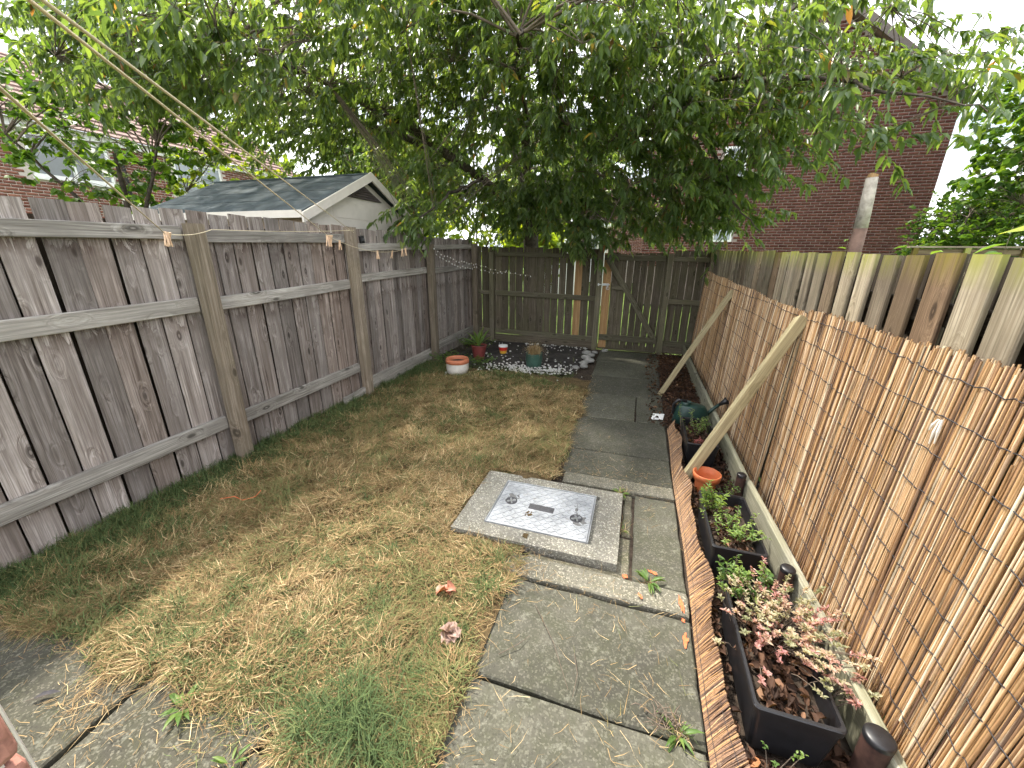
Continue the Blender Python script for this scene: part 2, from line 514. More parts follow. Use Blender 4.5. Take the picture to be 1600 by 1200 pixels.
M['red_pot'] = mat_simple('dull_red_plastic', (.18, .04, .035), .55, .2, 20, .05)
M['green_pot'] = mat_simple('dull_green_glaze', (.045, .10, .075), .45, .25, 12, .08)
M['can_green'] = mat_simple('dark_green_plastic', (.011, .038, .03), .4, .2, 15, .05, spec=.5)
M['white'] = mat_simple('white_paint', (.78, .78, .76), .5, .05, 9, 0)
M['cream'] = mat_simple('cream_paint', (.66, .61, .54), .7, .08, 6, .06)
M['glass'] = mat_simple('window_glass', (.22, .26, .28), .08, .1, 2, 0, spec=.9)
M['felt'] = mat_simple('roof_felt', (.078, .094, .10), .9, .3, 7, .4, spec=.12)
M['vent_dark'] = mat_simple('dark_louvre', (.085, .07, .07), .7, .2, 20, 0)
M['shed_side'] = mat_simple('shed_side_timber', (.36, .27, .20), .8, .25, 9, .1)
M['iron'] = mat_simple('dark_iron', (.10, .10, .105), .55, .3, 40, .2, metal=.4)
M['steel'] = mat_simple('bright_steel', (.55, .56, .58), .38, .15, 50, .1, metal=.9)
M['orange_paint'] = mat_simple('orange_spray_paint', (.62, .15, .06), .9, .35, 90, .1)
M['pebble'] = mat_simple('white_pebble', (.52, .51, .48), .7, .18, 14, .1)
M['stone'] = mat_simple('pale_stone', (.27, .265, .245), .9, .35, 14, .5, dist=.01)
M['membrane'] = mat_simple('black_membrane', (.036, .031, .029), .9, .6, 9, .6)
M['paper'] = mat_simple('white_card', (.72, .72, .70), .7, .1, 30, .05)
M['mortar_wall'] = mat_simple('wall_mortar', (.27, .215, .195), .95, .15, 40, .2)
M['mortar_left'] = mat_simple('wall_mortar_pale', (.52, .46, .41), .95, .15, 40, .2)
M['red_stone'] = mat_simple('red_stone', (.27, .125, .095), .92, .6, 34, .7, dist=.006)
M['tile'] = mat_simple('roof_tile', (.19, .12, .10), .85, .3, 7, .2)
M['fascia'] = mat_simple('brown_fascia', (.13, .105, .095), .75, .2, 9, .1)

def mat_brick(name, a, b, c):
    t = NT(name)
    f = t.attr() if False else t.attr()
    col = t.ramp(f, [(0, a), (.5, b), (1, c)])
    n = t.noise(t.coords('Object', (1, 1, 1)), 60, 4, .6)
    col = t.mix(1.0, col, t.ramp(n, [(.3, .8), (.7, 1.15)]), 'MULTIPLY')
    t.principled(col, .92, t.bump(n, .4, .004), spec=.2)
    return t.m
M['brick_r'] = mat_brick('brown_brick', (.080, .030, .024), (.108, .042, .032), (.145, .058, .043))
M['brick_l'] = mat_brick('red_brick', (.16, .065, .05), (.22, .095, .07), (.28, .13, .09))
M['brick_near'] = mat_brick('near_red_brick', (.27, .09, .065), (.33, .13, .09), (.37, .16, .11))

def galv():
    t = NT('galvanised_steel')
    v = t.coords('Object')
    n = t.noise(v, 9, 6, .65, .4); f = t.noise(v, 90, 3, .6)
    c = t.mix(t.ramp(n, [(.35, 0.0), (.65, 1.0)]), (.34, .355, .37), (.56, .58, .60))
    c = t.mix(t.ramp(t.noise(v, 24, 4, .7), [(.6, 0.0), (.72, .5)]), c, (.30, .27, .22))
    t.principled(c, t.math('ADD', t.math('MULTIPLY', f, .25), .38), t.bump(f, .15, .002), .4, .5)
    return t.m
M['galv'] = galv()

M['cherry_leaf'] = mat_leaf('cherry_leaf', [(0, (.062, .105, .046)), (.45, (.108, .17, .066)), (.8, (.155, .22, .074)), (.955, (.22, .25, .06)), (1, (.24, .12, .06))], .58, .33, .8)
M['maple_leaf'] = mat_leaf('maple_leaf', [(0, (.035, .08, .02)), (.5, (.075, .15, .025)), (1, (.15, .22, .035))], .5)
M['far_leaf'] = mat_leaf('far_leaf', [(0, (.03, .07, .018)), (.6, (.07, .13, .028)), (1, (.13, .18, .035))], .4)
M['yellow_leaf'] = mat_leaf('sunlit_shrub_leaf', [(0, (.10, .17, .025)), (.6, (.20, .27, .035)), (1, (.32, .36, .05))], .5)
M['weed_leaf'] = mat_leaf('weed_leaf', [(0, (.06, .12, .03)), (.6, (.12, .21, .05)), (1, (.22, .30, .08))], .4)
M['pink_leaf'] = mat_leaf('pink_leaf', [(0, (.20, .21, .11)), (.35, (.44, .40, .27)), (.65, (.46, .31, .26)), (1, (.36, .16, .155))], .3)
M['red_leaf'] = mat_leaf('red_leaf', [(0, (.16, .04, .04)), (1, (.34, .09, .08))], .3)
M['dead_leaf'] = mat_leaf('dead_leaf', [(0, (.035, .02, .014)), (.5, (.085, .045, .028)), (.85, (.16, .085, .05)), (1, (.26, .15, .09))], .12, .75, .2)
M['grass'] = mat_leaf('grass_blades', [(0, (.045, .075, .025)), (.18, (.088, .128, .042)), (.36, (.165, .17, .062)), (.46, (.14, .085, .038)), (.75, (.34, .23, .105)), (1, (.58, .45, .25))], 0, .7, .2)
M['straw'] = M['grass']
M['reed'] = None
def reed_mat():
    t = NT('dry_reed')
    a = t.attr()
    c = t.ramp(a, [(0, (.075, .045, .032)), (.2, (.21, .125, .08)), (.40, (.37, .215, .10)), (.58, (.49, .305, .148)), (.8, (.63, .45, .28)), (1, (.76, .64, .46))])
    v = t.coords('Object', (160, 160, 4.5))
    n = t.noise(v, 1.0, 4, .65)
    c = t.mix(1.0, c, t.ramp(n, [(.28, .5), (.5, 1.0), (.72, 1.25)]), 'MULTIPLY')
    n2 = t.noise(t.coords('Object', (30, 30, 7)), 1.0, 4, .6)
    c = t.mix(t.ramp(n2, [(.56, 0.0), (.7, .55)]), c, (.20, .15, .12))
    t.principled(c, .55, t.bump(n, .3, .002), spec=.35)
    return t.m
M['reed'] = reed_mat()

def ground_mat(name, a, b, c, sc=14):
    t = NT(name)
    v = t.coords('Object')
    n1 = t.noise(v, sc, 6, .7); n2 = t.noise(v, 1.3, 4, .6)
    col = t.ramp(n1, [(.3, a), (.5, b), (.7, c)])
    col = t.mix(1.0, col, t.ramp(n2, [(.3, .75), (.7, 1.2)]), 'MULTIPLY')
    t.principled(col, .95, t.bump(n1, .8, .02), spec=.15)
    return t.m
M['thatch'] = ground_mat('lawn_thatch', (.05, .034, .018), (.11, .078, .038), (.17, .125, .06), 60)
M['far_ground'] = ground_mat('far_grass', (.05, .09, .018), (.10, .16, .03), (.16, .22, .05), 9)

# ------------------------------------------------------------------ ground
def sheet(name, x0, x1, y0, y1, z, mat, nx=1, ny=1, hf=None):
    xs = np.linspace(x0, x1, nx + 1); ys = np.linspace(y0, y1, ny + 1)
    X, Y = np.meshgrid(xs, ys); Z = np.full_like(X, z) if hf is None else z + hf(X, Y)
    V = np.stack([X, Y, Z], -1).reshape(-1, 3)
    i = (np.arange(ny)[:, None] * (nx + 1) + np.arange(nx)[None]).reshape(-1)
    T = np.concatenate([np.stack([i, i + 1, i + nx + 2], 1), np.stack([i, i + nx + 2, i + nx + 1], 1)])
    o = np_mesh(name, V, T, mat, smooth=True)
    return tag(o, kind='structure')

def vnoise(x, y, s, seed=0):
    r = np.random.default_rng(seed)
    out = np.zeros_like(x, dtype=float)
    for k in range(6):
        a = r.uniform(0, 2 * np.pi); f = s * r.uniform(.6, 1.9); p = r.uniform(0, 6.28, 2)
        out += np.sin((x * np.cos(a) + y * np.sin(a)) * f + p[0]) * np.sin((y * np.cos(a) - x * np.sin(a)) * f * .8 + p[1])
    return out / 6

def lawn_h(x, y):
    return .016 + .024 * vnoise(x, y, 3.0, 3) + .034 * vnoise(x, y, 11.0, 4) + .030 * vnoise(x, y, 24.0, 9)

sheet('ground', -150, 150, -40, 260, -.06, M['far_ground'])
sheet('neighbour_yard', -11.0, -3.10, -3, 9, -.045, M['soil'], 4, 4)  # dark ground added so views through the left fence gaps stay dark
sheet('garden_soil', -3.05, 1.02, -.4, 7.0, -.03, M['soil'], 60, 90, lambda x, y: .006 * vnoise(x, y, 9, 5))
sheet('lawn', -2.97, -.47, .62, 5.0, -.005, M['thatch'], 90, 150, lawn_h)

# ------------------------------------------------------------------ path and patio: every slab an object
path = thing('path', None, None, (0, 3.5, 0)); tag(path, kind='structure')
def slab(x0, x1, y0, y1, z=0.0, mat='slab', parent=path, name='paving_slab', tilt=(0, 0), th=.05, seed=0, jag=.004):
    r = random.Random(int(x0 * 1000) * 7 + int(y0 * 1000))
    g = .006
    pts = []
    n = 7
    def side(ax, ay, bx, by):
        for k in range(n):
            f = k / n
            pts.append((ax + (bx - ax) * f + r.uniform(-jag, jag), ay + (by - ay) * f + r.uniform(-jag, jag)))
    x0 += g; y0 += g; x1 -= g; y1 -= g
    side(x0, y0, x1, y0); side(x1, y0, x1, y1); side(x1, y1, x0, y1); side(x0, y1, x0, y0)
    cx, cy = (x0 + x1) / 2, (y0 + y1) / 2
    V, F = [], []
    m = len(pts)
    for zz, ins in ((-th, 0), (-.006, 0), (0, .007)):
        for px, py in pts:
            dx, dy = px - cx, py - cy
            qx = cx + dx * (1 - ins / max(abs(x1 - x0) / 2, .01)); qy = cy + dy * (1 - ins / max(abs(y1 - y0) / 2, .01))
            V.append((qx - cx, qy - cy, zz + tilt[0] * dx + tilt[1] * dy))
    for k in range(2):
        for j in range(m):
            j2 = (j + 1) % m
            F.append((k*m + j, k*m + j2, (k+1)*m + j2, (k+1)*m + j))
    F.append(tuple(2*m + j for j in range(m)))
    me = bpy.data.meshes.new(name); me.from_pydata(V, [], F); me.materials.append(M[mat])
    o = bpy.data.objects.new(name, me); link(o, parent); o.location = (cx, cy, z)
    return o
XL, XR = -.49, .385
slab(XL - .02, XR, .36, 1.02, .004, tilt=(.004, -.006))
slab(XL, XR, 1.02, 1.545, 0, tilt=(-.003, .004))
slab(XL - .06, XR, 1.555, 1.70, .014, 'strip', tilt=(0, .03))
slab(.115, XR, 1.70, 2.49, .004)
slab(-.40, XR, 2.50, 2.655, .012, 'strip', tilt=(.004, -.02))
slab(XL + .06, XR, 2.66, 3.07, 0, tilt=(.004, 0))
slab(XL, XR, 3.07, 3.80, .004, tilt=(-.004, .003))
slab(XL, .10, 3.80, 4.55, 0, tilt=(.003, 0)); slab(.10, XR, 3.80, 4.55, .006)
slab(XL, XR, 4.55, 5.3, .002); slab(XL - .02, XR, 5.3, 6.05, 0, tilt=(.002, 0)); slab(XL - .04, XR + .05, 6.05, 6.8, .003)
slab(-.02, .035 + .075, 1.715, 2.06, -.022, 'mortar', name='joint_filler'); slab(.045, .112, 2.06, 2.48, -.02, 'mortar', name='joint_filler')
slab(-.45, .11, 1.695, 1.762, -.018, 'mortar', name='joint_filler'); slab(-.38, .11, 2.44, 2.505, -.016, 'mortar', name='joint_filler')

def flat_blob(name, parent, mat, cx, cy, z, rx, ry, ang=0, n=14, seed=1, j=.3):
    r = random.Random(seed); V = [(cx, cy, z)]; F = []
    for k in range(n):
        q = 2 * math.pi * k / n; f = 1 + r.uniform(-j, j)
        x, y = rx * f * math.cos(q), ry * f * math.sin(q)
        V.append((cx + x * math.cos(ang) - y * math.sin(ang), cy + x * math.sin(ang) + y * math.cos(ang), z))
    for k in range(n): F.append((0, 1 + k, 1 + (k + 1) % n))
    b = MB(); b.v = V; b.f = F
    return b.build(name, mat, parent)
for k, (x, y, rx, ry, a) in enumerate([(.345, 1.615, .011, .055, .1), (.35, 1.535, .010, .012, 0), (.35, 1.435, .014, .038, -.1), (.225, 1.79, .030, .012, -.35), (.16, 1.60, .013, .018, .2), (.085, 1.735, .016, .018, 0)]):
    z = .0225 if 1.555 < y < 1.7 else (.009 if y > 1.7 else .0065)
    flat_blob('paint_mark', path, M['orange_paint'], x, y, z if y != 1.735 else -.010, rx * .75, ry * .8, a, seed=k, j=.45, n=20)

patio = thing('patio', None, None, (-1.8, .3, 0)); tag(patio, kind='structure')
for x0, x1, y1, t in [(-3.0, -2.53, .62, (0, 0)), (-2.53, -1.67, .655, (.006, .004)), (-1.66, -1.07, .665, (-.004, .006)), (-1.07, -.51, .56, (.003, 0))]:
    slab(x0, x1, .02, y1, .016, 'patio', parent=patio, tilt=t)
for x0, x1 in [(-3.0, -2.2), (-2.2, -1.3), (-1.3, -.5), (-.5, .385)]:
    slab(x0, x1, -.7, .0 if x0 < -.6 else .34, .01, parent=patio)

# ------------------------------------------------------------------ inspection cover
mh = thing('inspection_cover', 'galvanised steel drain cover set in a raised concrete surround beside the path', 'drain cover', (-.45, 2.1, 0))
sx0, sx1, sy0, sy1 = -.935, .04, 1.765, 2.445
lx0, lx1, ly0, ly1 = -.755, -.135, 1.885, 2.345
b = MB()
zt = .028
b.quadbox((sx0, sy0, -.06), (sx1, ly0 - .012, zt)); b.quadbox((sx0, ly1 + .012, -.06), (sx1, sy1, zt))
b.quadbox((sx0, ly0 - .012, -.06), (lx0 - .012, ly1 + .012, zt)); b.quadbox((lx1 + .03, ly0 - .012, -.06), (sx1, ly1 + .012, zt))
b.quadbox((lx0 - .012, ly0 - .012, -.06), (lx1 + .03, ly1 + .012, .002))
b.build('concrete_surround', M['surround'], mh)
b = MB()
e = .006
for a0, a1 in [((lx0 - e, ly0 - e), (lx1 + e, ly0 - .001)), ((lx0 - e, ly1 + .001), (lx1 + e, ly1 + e)), ((lx0 - e, ly0 - .001), (lx0 - .001, ly1 + .001)), ((lx1 + .001, ly0 - .001), (lx1 + e, ly1 + .001))]:
    b.quadbox((*a0, .002), (*a1, .034))
b.build('frame', M['galv'], mh)
lid = MB().quadbox((lx0 + .003, ly0 + .003, .004), (lx1 - .003, ly1 - .003, .031)).build('lid', M['galv'], mh, bevel=.002)
b = MB()
holes = [(-.665, 2.125), (-.225, 2.075)]
plate = (-.455, 2.105)
nx, ny = 20, 15
for i in range(nx):
    for j in range(ny):
        x = lx0 + .025 + (lx1 - lx0 - .05) * i / (nx - 1); y = ly0 + .025 + (ly1 - ly0 - .05) * j / (ny - 1)
        if any((x - hx)**2 + (y - hy)**2 < .052**2 for hx, hy in holes) or (abs(x - plate[0]) < .095 and abs(y - plate[1]) < .038): continue
        a = math.pi / 4 if (i + j) % 2 else -math.pi / 4
        b.box((x, y, .0322), (.030, .009, .006), Matrix.Rotation(a, 3, 'Z'))
tp = b.build('tread_pattern', M['galv'], lid); tag(tp, kind='stuff')
for hx, hy in holes:
    MB().lathe((hx, hy, .0305), [(.040, .001), (.040, .0025), (.036, .0028), (.036, .0012), (0.001, .0010)], 24).build('key_recess', M['iron'], lid, smooth=True)
    b = MB().box((hx, hy, .0330), (.062, .010, .004), Matrix.Rotation(.4, 3, 'Z')).box((hx, hy, .0333), (.010, .058, .004), Matrix.Rotation(.4, 3, 'Z'))
    for s in (-1, 1): b.lathe((hx + s * .018, hy + .012 * s, .0315), [(.009, 0), (.009, .004), (.001, .0042)], 10)
    b.build('key_bar', M['steel'], lid)
b = MB().box((plate[0], plate[1], .0325), (.165, .052, .004), Matrix.Rotation(-.03, 3, 'Z'))
npl = b.build('name_plate', M['iron'], lid, bevel=.001)
b = MB()
r = random.Random(4)
for k in range(9):      # worn raised marks, no longer legible
    x = plate[0] - .062 + k * .0155
    b.box((x, plate[1] + r.uniform(-.003, .003), .0352), (.0022, .020, .0016), Matrix.Rotation(r.uniform(-.5, .5), 3, 'Z'))
    if k % 2: b.box((x + .004, plate[1] + r.uniform(-.008, .008), .0353), (.008, .0022, .0016))
M['damp'] = mat_simple('damp_steel_stain', (.17, .17, .165), .6, .4, 40, .1, metal=.2)
tag(b.build('worn_lettering', M['iron'], lid), kind='stuff')
flat_blob('rust_stain', lid, M['damp'], -.205, 2.06, .03135, .045, .055, .3, seed=8)
flat_blob('rust_stain', lid, M['damp'], -.237, 2.165, .03130, .012, .055, .1, seed=9, j=.5)
flat_blob('rust_stain', lid, M['damp'], -.662, 2.165, .03133, .045, .04, .0, seed=10, j=.3)

# ------------------------------------------------------------------ left fence
lf = thing('wooden_fence', 'tall weathered grey board fence with three rails along the left of the lawn', 'fence', (-2.95, 3.5, 0))
y = .25
k = 0
r = random.Random(11)
XB = -2.970
while y < 6.9:
    w = r.uniform(.134, .146) if y < 3.6 else r.uniform(.122, .138)
    gap = r.choice([.009, .012, .014, .016]) if y < 3.6 else r.choice([.009, .011, .013])
    top = 1.845 + r.uniform(-.008, .008) - (.0 if y < 3.6 else .015) - (.03 if y > 5.2 else 0)
    lean = r.uniform(-.006, .006)
    plank('board', lf, M['grey_wood'], (XB + r.uniform(-.002, .002), y + w / 2, .015 + r.uniform(-.008, .006)), (XB, y + w / 2 + lean, top), w, .012, (1, 0, 0), seed=k, ch=.0045, tipcut=r.uniform(-.01, .01))
    y += w + gap; k += 1
yy_ = .1
while yy_ < 6.9:      # dark boards added behind the fence so its gaps look shaded
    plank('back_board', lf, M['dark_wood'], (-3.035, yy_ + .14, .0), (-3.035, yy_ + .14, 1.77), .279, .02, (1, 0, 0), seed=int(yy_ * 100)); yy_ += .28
for (ya, yb, zs) in [(.2, 1.985, [(1.675, .085), (1.20, .10), (.318, .10)]), (2.09, 3.555, [(1.69, .085), (1.225, .095), (.325, .10)]), (3.66, 5.195, [(1.635, .08), (1.315, .085), (.095, .17)]), (5.29, 6.93, [(1.655, .07), (1.33, .08), (.19, .13)])]:
    for z, h in zs:
        dz = r.uniform(-.012, .012)
        plank('rail', lf, M['rail_wood'], (-2.945, ya, z), (-2.945, yb, z + .03 + dz if z > 1 else z + .02), h, .038, (1, 0, 0), seed=int(z * 100 + ya * 10), warp=.006)
plank('rail', lf, M['rail_wood'], (-2.90, 3.22, .06), (-2.90, 3.56, .075), .085, .03, (1, 0, 0))
for yp, zt in [(.25, 1.76), (2.035, 1.765), (3.605, 1.83), (5.24, 1.70), (6.88, 1.74)]:
    plank('post', lf, M['post_wood'], (-2.885, yp, -.03), (-2.885 + r.uniform(-.01, .01), yp + r.uniform(-.012, .012), zt), .095, .09, (1, 0, 0), ch=.006)
plank('post', lf, M['rail_wood'], (-2.92, 3.70, -.02), (-2.92, 3.70, 1.62), .045, .05, (1, 0, 0))

# ------------------------------------------------------------------ back fence and gate
bf = thing('wooden_fence', 'dark mossy board fence with light gaps across the far end beside the gate', 'fence', (-1.7, 6.95, 0))
YB = 6.985
x = -2.93
k = 200
while x < -.70:
    w = r.uniform(.115, .135); gap = r.choice([.002, .003, .004, .005, .009, .014])
    new = -1.05 < x + w / 2 < -.90
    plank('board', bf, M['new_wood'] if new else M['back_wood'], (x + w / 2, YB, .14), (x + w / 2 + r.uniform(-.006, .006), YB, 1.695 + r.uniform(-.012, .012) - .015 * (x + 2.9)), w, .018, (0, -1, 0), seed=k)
    x += w + gap; k += 1
x = .48
while x < 1.0:
    w = r.uniform(.10, .12); gap = .006
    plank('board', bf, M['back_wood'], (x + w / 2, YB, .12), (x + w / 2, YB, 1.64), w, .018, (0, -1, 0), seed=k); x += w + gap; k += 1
for xa, xb, z, h in [(-2.90, -2.62, .90, .07), (-2.52, -.67, .895, .085), (-2.52, -.67, .195, .085), (-2.90, -2.62, .19, .085), (-2.52, -.67, 1.575, .075), (.47, .99, .86, .075), (.47, .99, .17, .09), (.47, .99, 1.52, .07)]:
    plank('rail', bf, M['back_rail'], (xa, 6.948, z), (xb, 6.948, z - .02 * (xb - xa)), h, .036, (0, -1, 0))
plank('gravel_board', bf, M['back_wood'], (-2.9, 6.955, .065), (-.67, 6.955, .05), .15, .03, (0, -1, 0))
for xp, zt, w in [(-2.575, 1.6, .085), (-.655, 1.80, .09), (.425, 1.60, .09)]:
    plank('post', bf, M['back_rail'], (xp, 6.93, -.03), (xp, 6.93, zt), w, .085, (0, -1, 0))

plank('gravel_board', bf, M['back_wood'], (.47, 6.955, .06), (.99, 6.955, .06), .13, .03, (0, -1, 0))
gt = thing('garden_gate', 'mossy board gate with a diagonal brace and one new pine board at the path end', 'gate', (-.12, 6.95, 0))
x = -.60
first = True
while x < .36:
    w = .135 if first else r.uniform(.10, .125)
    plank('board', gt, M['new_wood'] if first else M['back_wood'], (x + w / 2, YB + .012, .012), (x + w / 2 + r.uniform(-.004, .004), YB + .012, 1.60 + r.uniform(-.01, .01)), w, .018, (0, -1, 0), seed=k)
    x += w + r.choice([.003, .006, .010]); first = False; k += 1
for xa, xb, z, h in [(-.59, .36, 1.535, .085), (-.59, .36, .20, .10), (-.44, -.20, 1.06, .08)]:
    plank('rail', gt, M['back_rail'], (xa, 6.962, z), (xb, 6.962, z - .01), h, .034, (0, -1, 0))
plank('brace', gt, M['back_rail'], (-.53, 6.925, 1.50), (.31, 6.925, .25), .085, .034, (0, -1, 0))
plank('gap_board', bf, M['back_wood'], (-.61, 7.03, .02), (.38, 7.03, .02), .10, .04, (0, -1, 0))  # dark board added to hide the bright strip under the gate
bolt = MB().box((-.545, 6.905, 1.10), (.11, .008, .035)).build('bolt_plate', M['steel'], gt)
b = MB().tube([(-.67, 6.888, 1.10), (-.47, 6.888, 1.10)], .009, 8).tube([(-.51, 6.888, 1.10), (-.51, 6.865, 1.075), (-.51, 6.86, 1.04)], .007, 6)
b.box((-.585, 6.89, 1.10), (.018, .026, .032)).box((-.505, 6.89, 1.10), (.018, .026, .032)).box((-.655, 6.885, 1.10), (.018, .03, .04))
b.build('bolt', M['steel'], bolt)
b = MB()
ring = [(-.50 + .025 * math.cos(q), 6.875, 1.045 + .025 * math.sin(q)) for q in np.linspace(0, 2 * math.pi, 13)]
b.tube(ring, .004, 5).build('pull_ring', M['steel'], bolt)

# ------------------------------------------------------------------ right fence
rf = thing('wooden_fence', 'pale board fence with algae along its top behind the reed screen on the right', 'fence', (1.03, 3.8, 0))
y = .75
while y < 7.05:
    w = r.uniform(.116, .130)
    gap = r.uniform(.040, .058)
    top = 1.605 + r.uniform(-.008, .008) + .010 * (y - 2)
    plank('board', rf, M['right_wood'], (1.015, y + w / 2, .02), (1.015 + r.uniform(-.002, .002), y + w / 2 + r.uniform(-.008, .008), top), w, .017, (-1, 0, 0), seed=k)
    y += w + gap; k += 1
y = .80
while y < 7.0:
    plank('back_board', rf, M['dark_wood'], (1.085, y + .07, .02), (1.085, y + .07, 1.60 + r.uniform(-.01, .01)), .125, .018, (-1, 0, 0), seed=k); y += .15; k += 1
for z in (.3, 1.4):
    plank('rail', rf, M['dark_wood'], (1.052, .7, z), (1.052, 7.0, z), .08, .03, (-1, 0, 0))

# bed board and its pegs
bb = thing('bed_board', 'long mossy timber board on edge between the planters and the reed screen', 'board', (.83, 4, 0))
for ya, yb, xa, xb, h in [(.95, 2.62, .878, .822, .20), (2.62, 4.55, .822, .805, .19), (4.55, 6.86, .805, .80, .18)]:
    plank('board', bb, M['plank_wood'], (xa, ya, h / 2 - .01), (xb, yb - .006, h / 2 - .01), h, .036, (-1, 0, 0), warp=.004, segs=6, ch=.006)
def peg_post(x, y, ht, rad, label, rot=0.0):
    t = thing('stake', label, 'stake', (x, y, 0), 'round stakes inside the bed board')
    MB().lathe((x, y, -.02), [(rad * .92, 0), (rad * .97, ht * .5), (rad, ht)], 20).build('stake_body', M['stake'], t, smooth=True)
    MB().lathe((x, y, -.02 + ht), [(rad * 1.03, -.012), (rad * 1.05, .004), (rad * .9, .010), (.001, .008)], 20).build('cap', M['black_plastic'], t, smooth=True)
M['stake'] = mat_simple('dark_brown_stake', (.055, .028, .022), .6, .4, 40, .2)
peg_post(.835, 1.085, .235, .038, 'largest dark brown round stake with black cap, at the near end of the bed board')
peg_post(.80, 1.785, .225, .030, 'dark brown round stake with black cap beside the front of the weedy middle trough')
peg_post(.775, 2.62, .235, .028, 'dark round stake with black cap against the bed board behind the weedy trough')

# ------------------------------------------------------------------ reed screens
def reed_screen(label, y0, y1, top_f, parts, x_top, x_bot, seed):
    rs = thing('reed_screen', label, 'reed screen', ((x_top + x_bot) / 2, (y0 + y1) / 2, 0), 'split reed screens fixed to the fence on the right')
    rr = np.random.default_rng(seed)
    lines, rads, tints, ys = [], [], [], []
    for layer in range(2):
        y = y0
        while y < y1:
            rad = rr.uniform(.0019, .0038) * (1.0 if rr.random() < .92 else 1.4)
            y += rad * (1.8 if layer == 0 else 1.9) + (.0035 if rr.random() < .05 else 0)
            zt = top_f(y) + rr.normal(0, .006) - (.012 if layer else 0)
            zb = rr.uniform(.03, .06)
            if rr.random() < .10: zt -= rr.uniform(.0, .25)
            if rr.random() < .08: zb += rr.uniform(.05, .4)
            tilt = rr.normal(0, .007)
            xo = (.006 if layer else 0) + rr.normal(0, .0022)
            pts = []
            bow = rr.normal(0, .004)
            for q in (0, .35, .7, 1):
                z = zb + (zt - zb) * q
                f = z / 1.3
                pts.append((x_bot + (x_top - x_bot) * f + xo + bow * math.sin(math.pi * q), y + tilt * (q - .5) * 1.25 + .010 * math.sin(y * 4 + q * 2.5), z))
            lines.append(pts); rads.append([rad, rad, rad * .97, rad * .92]); ys.append(y)
            tn = np.clip(rr.normal(.53, .26), .0, 1.0)
            if rr.random() < .05: tn = rr.uniform(.0, .2)
            tints.append(tn)
    order = np.argsort(ys)
    vis = [i for i in order if ys[i] > 1.0]
    own = set(vis[:parts])
    for i in vis[:parts]:
        V, T = tubes_np([lines[i]], [rads[i]], 6)
        np_mesh('reed', V, T, M['reed'], rs, np.full(len(V), tints[i]), smooth=True)
    rest = [i for i in range(len(ys)) if i not in own]
    V, T = tubes_np([lines[i] for i in rest], [rads[i] for i in rest], 6)
    o = np_mesh('reeds', V, T, M['reed'], rs, np.repeat([tints[i] for i in rest], 24), smooth=True); tag(o, kind='stuff')
    for w in range(10):
        zz = .10 + w * .127
        if zz > top_f(y0) - .02: continue
        yy = np.arange(y0, y1, .022)
        f = zz / 1.3
        zw = zz + .006 * np.sin(yy * 5 + w) + rr.normal(0, .0032, len(yy))
        xw = x_bot + (x_top - x_bot) * f - .0068 + np.where(np.arange(len(yy)) % 3 == 0, .0035, -.0008)
        V, T = tubes_np([np.stack([xw, yy, zw], 1)], [.0019], 4)
        np_mesh('wire', V, T, M['wire'], rs)
    return rs
reed_screen('near orange-brown reed screen with dark wires, in full light on the right', .72, 2.745, lambda y: 1.315 - .016 * (y - 1.3) + .006 * math.sin(y * 6), 300, .975, .925, 21)
reed_screen('far pinkish-brown reed screen running from the near prop to the gate end', 2.765, 6.9, lambda y: 1.265 + .020 * (y - 2.8) + .006 * math.sin(y * 5), 0, .972, .905, 22)
b = MB().tube([(.955, 1.63, 1.11), (.948, 1.635, 1.13), (.952, 1.64, 1.15)], .003, 5)
tie = thing('rag_tie', 'small pale strip of torn rag tied to the near reed screen', 'tie', (.95, 1.6, 1.1))
for k, (dy, z0, z1) in enumerate([(0, 1.105, 1.02), (.008, 1.105, 1.06), (-.008, 1.11, 1.03)]):
    b = MB().tube([(.955, 1.50 + dy, z0), (.950, 1.50 + dy * 2, (z0 + z1) / 2), (.952, 1.505 + dy * 2.5, z1)], [.003, .0045, .002], 5)
    b.build('strip', M['cream'], tie)

# props
def prop(label, p0, p1, w, t):
    pr = thing('timber_prop', label, 'prop', p0, 'diagonal timber props against the right fence')
    plank('beam', pr, M['prop_wood'], p0, p1, w, t, (-.6, 0, .8), ch=.003, tipcut=.03)
prop('nearer diagonal pale timber prop rising over the terracotta pot to the reed screen', (.452, 2.775, .01), (.958, 2.785, 1.235), .062, .062)
prop('farther diagonal greenish timber prop standing on the leaf litter by the path', (.36, 4.72, -.01), (.958, 4.83, 1.215), .058, .05)

# ------------------------------------------------------------------ reed edging along the path
re = thing('reed_edging', 'low wavy roll of thin brown reeds edging the path beside the troughs', 'edging', (.41, 2.1, 0))
lines, rads, tints = [], [], []
y = .62
while y < 3.72:
    rad = rng.uniform(.0018, .0030); y += rad * 1.15
    wv = .016 * math.sin(y * 8.2) + .010 * math.sin(y * 15 + 1)
    h = .095 + .010 * math.sin(y * 5) + rng.normal(0, .004)
    x0 = .392 + .006 * math.sin(y * 4)
    sl = .045 + .03 * math.sin(y * 3.3) + rng.normal(0, .006)
    lines.append([(x0, y, 0), (x0 + .036 + wv * .4, y + sl * .5, h * .55), (x0 + .072 + wv, y + sl, h)]); rads.append([rad] * 3); tints.append(np.clip(rng.normal(.26, .18), .02, 1))
V, T = tubes_np(lines, rads, 5)
tag(np_mesh('reeds', V, T, M['reed'], re, np.repeat(tints, 15), smooth=True), kind='stuff')
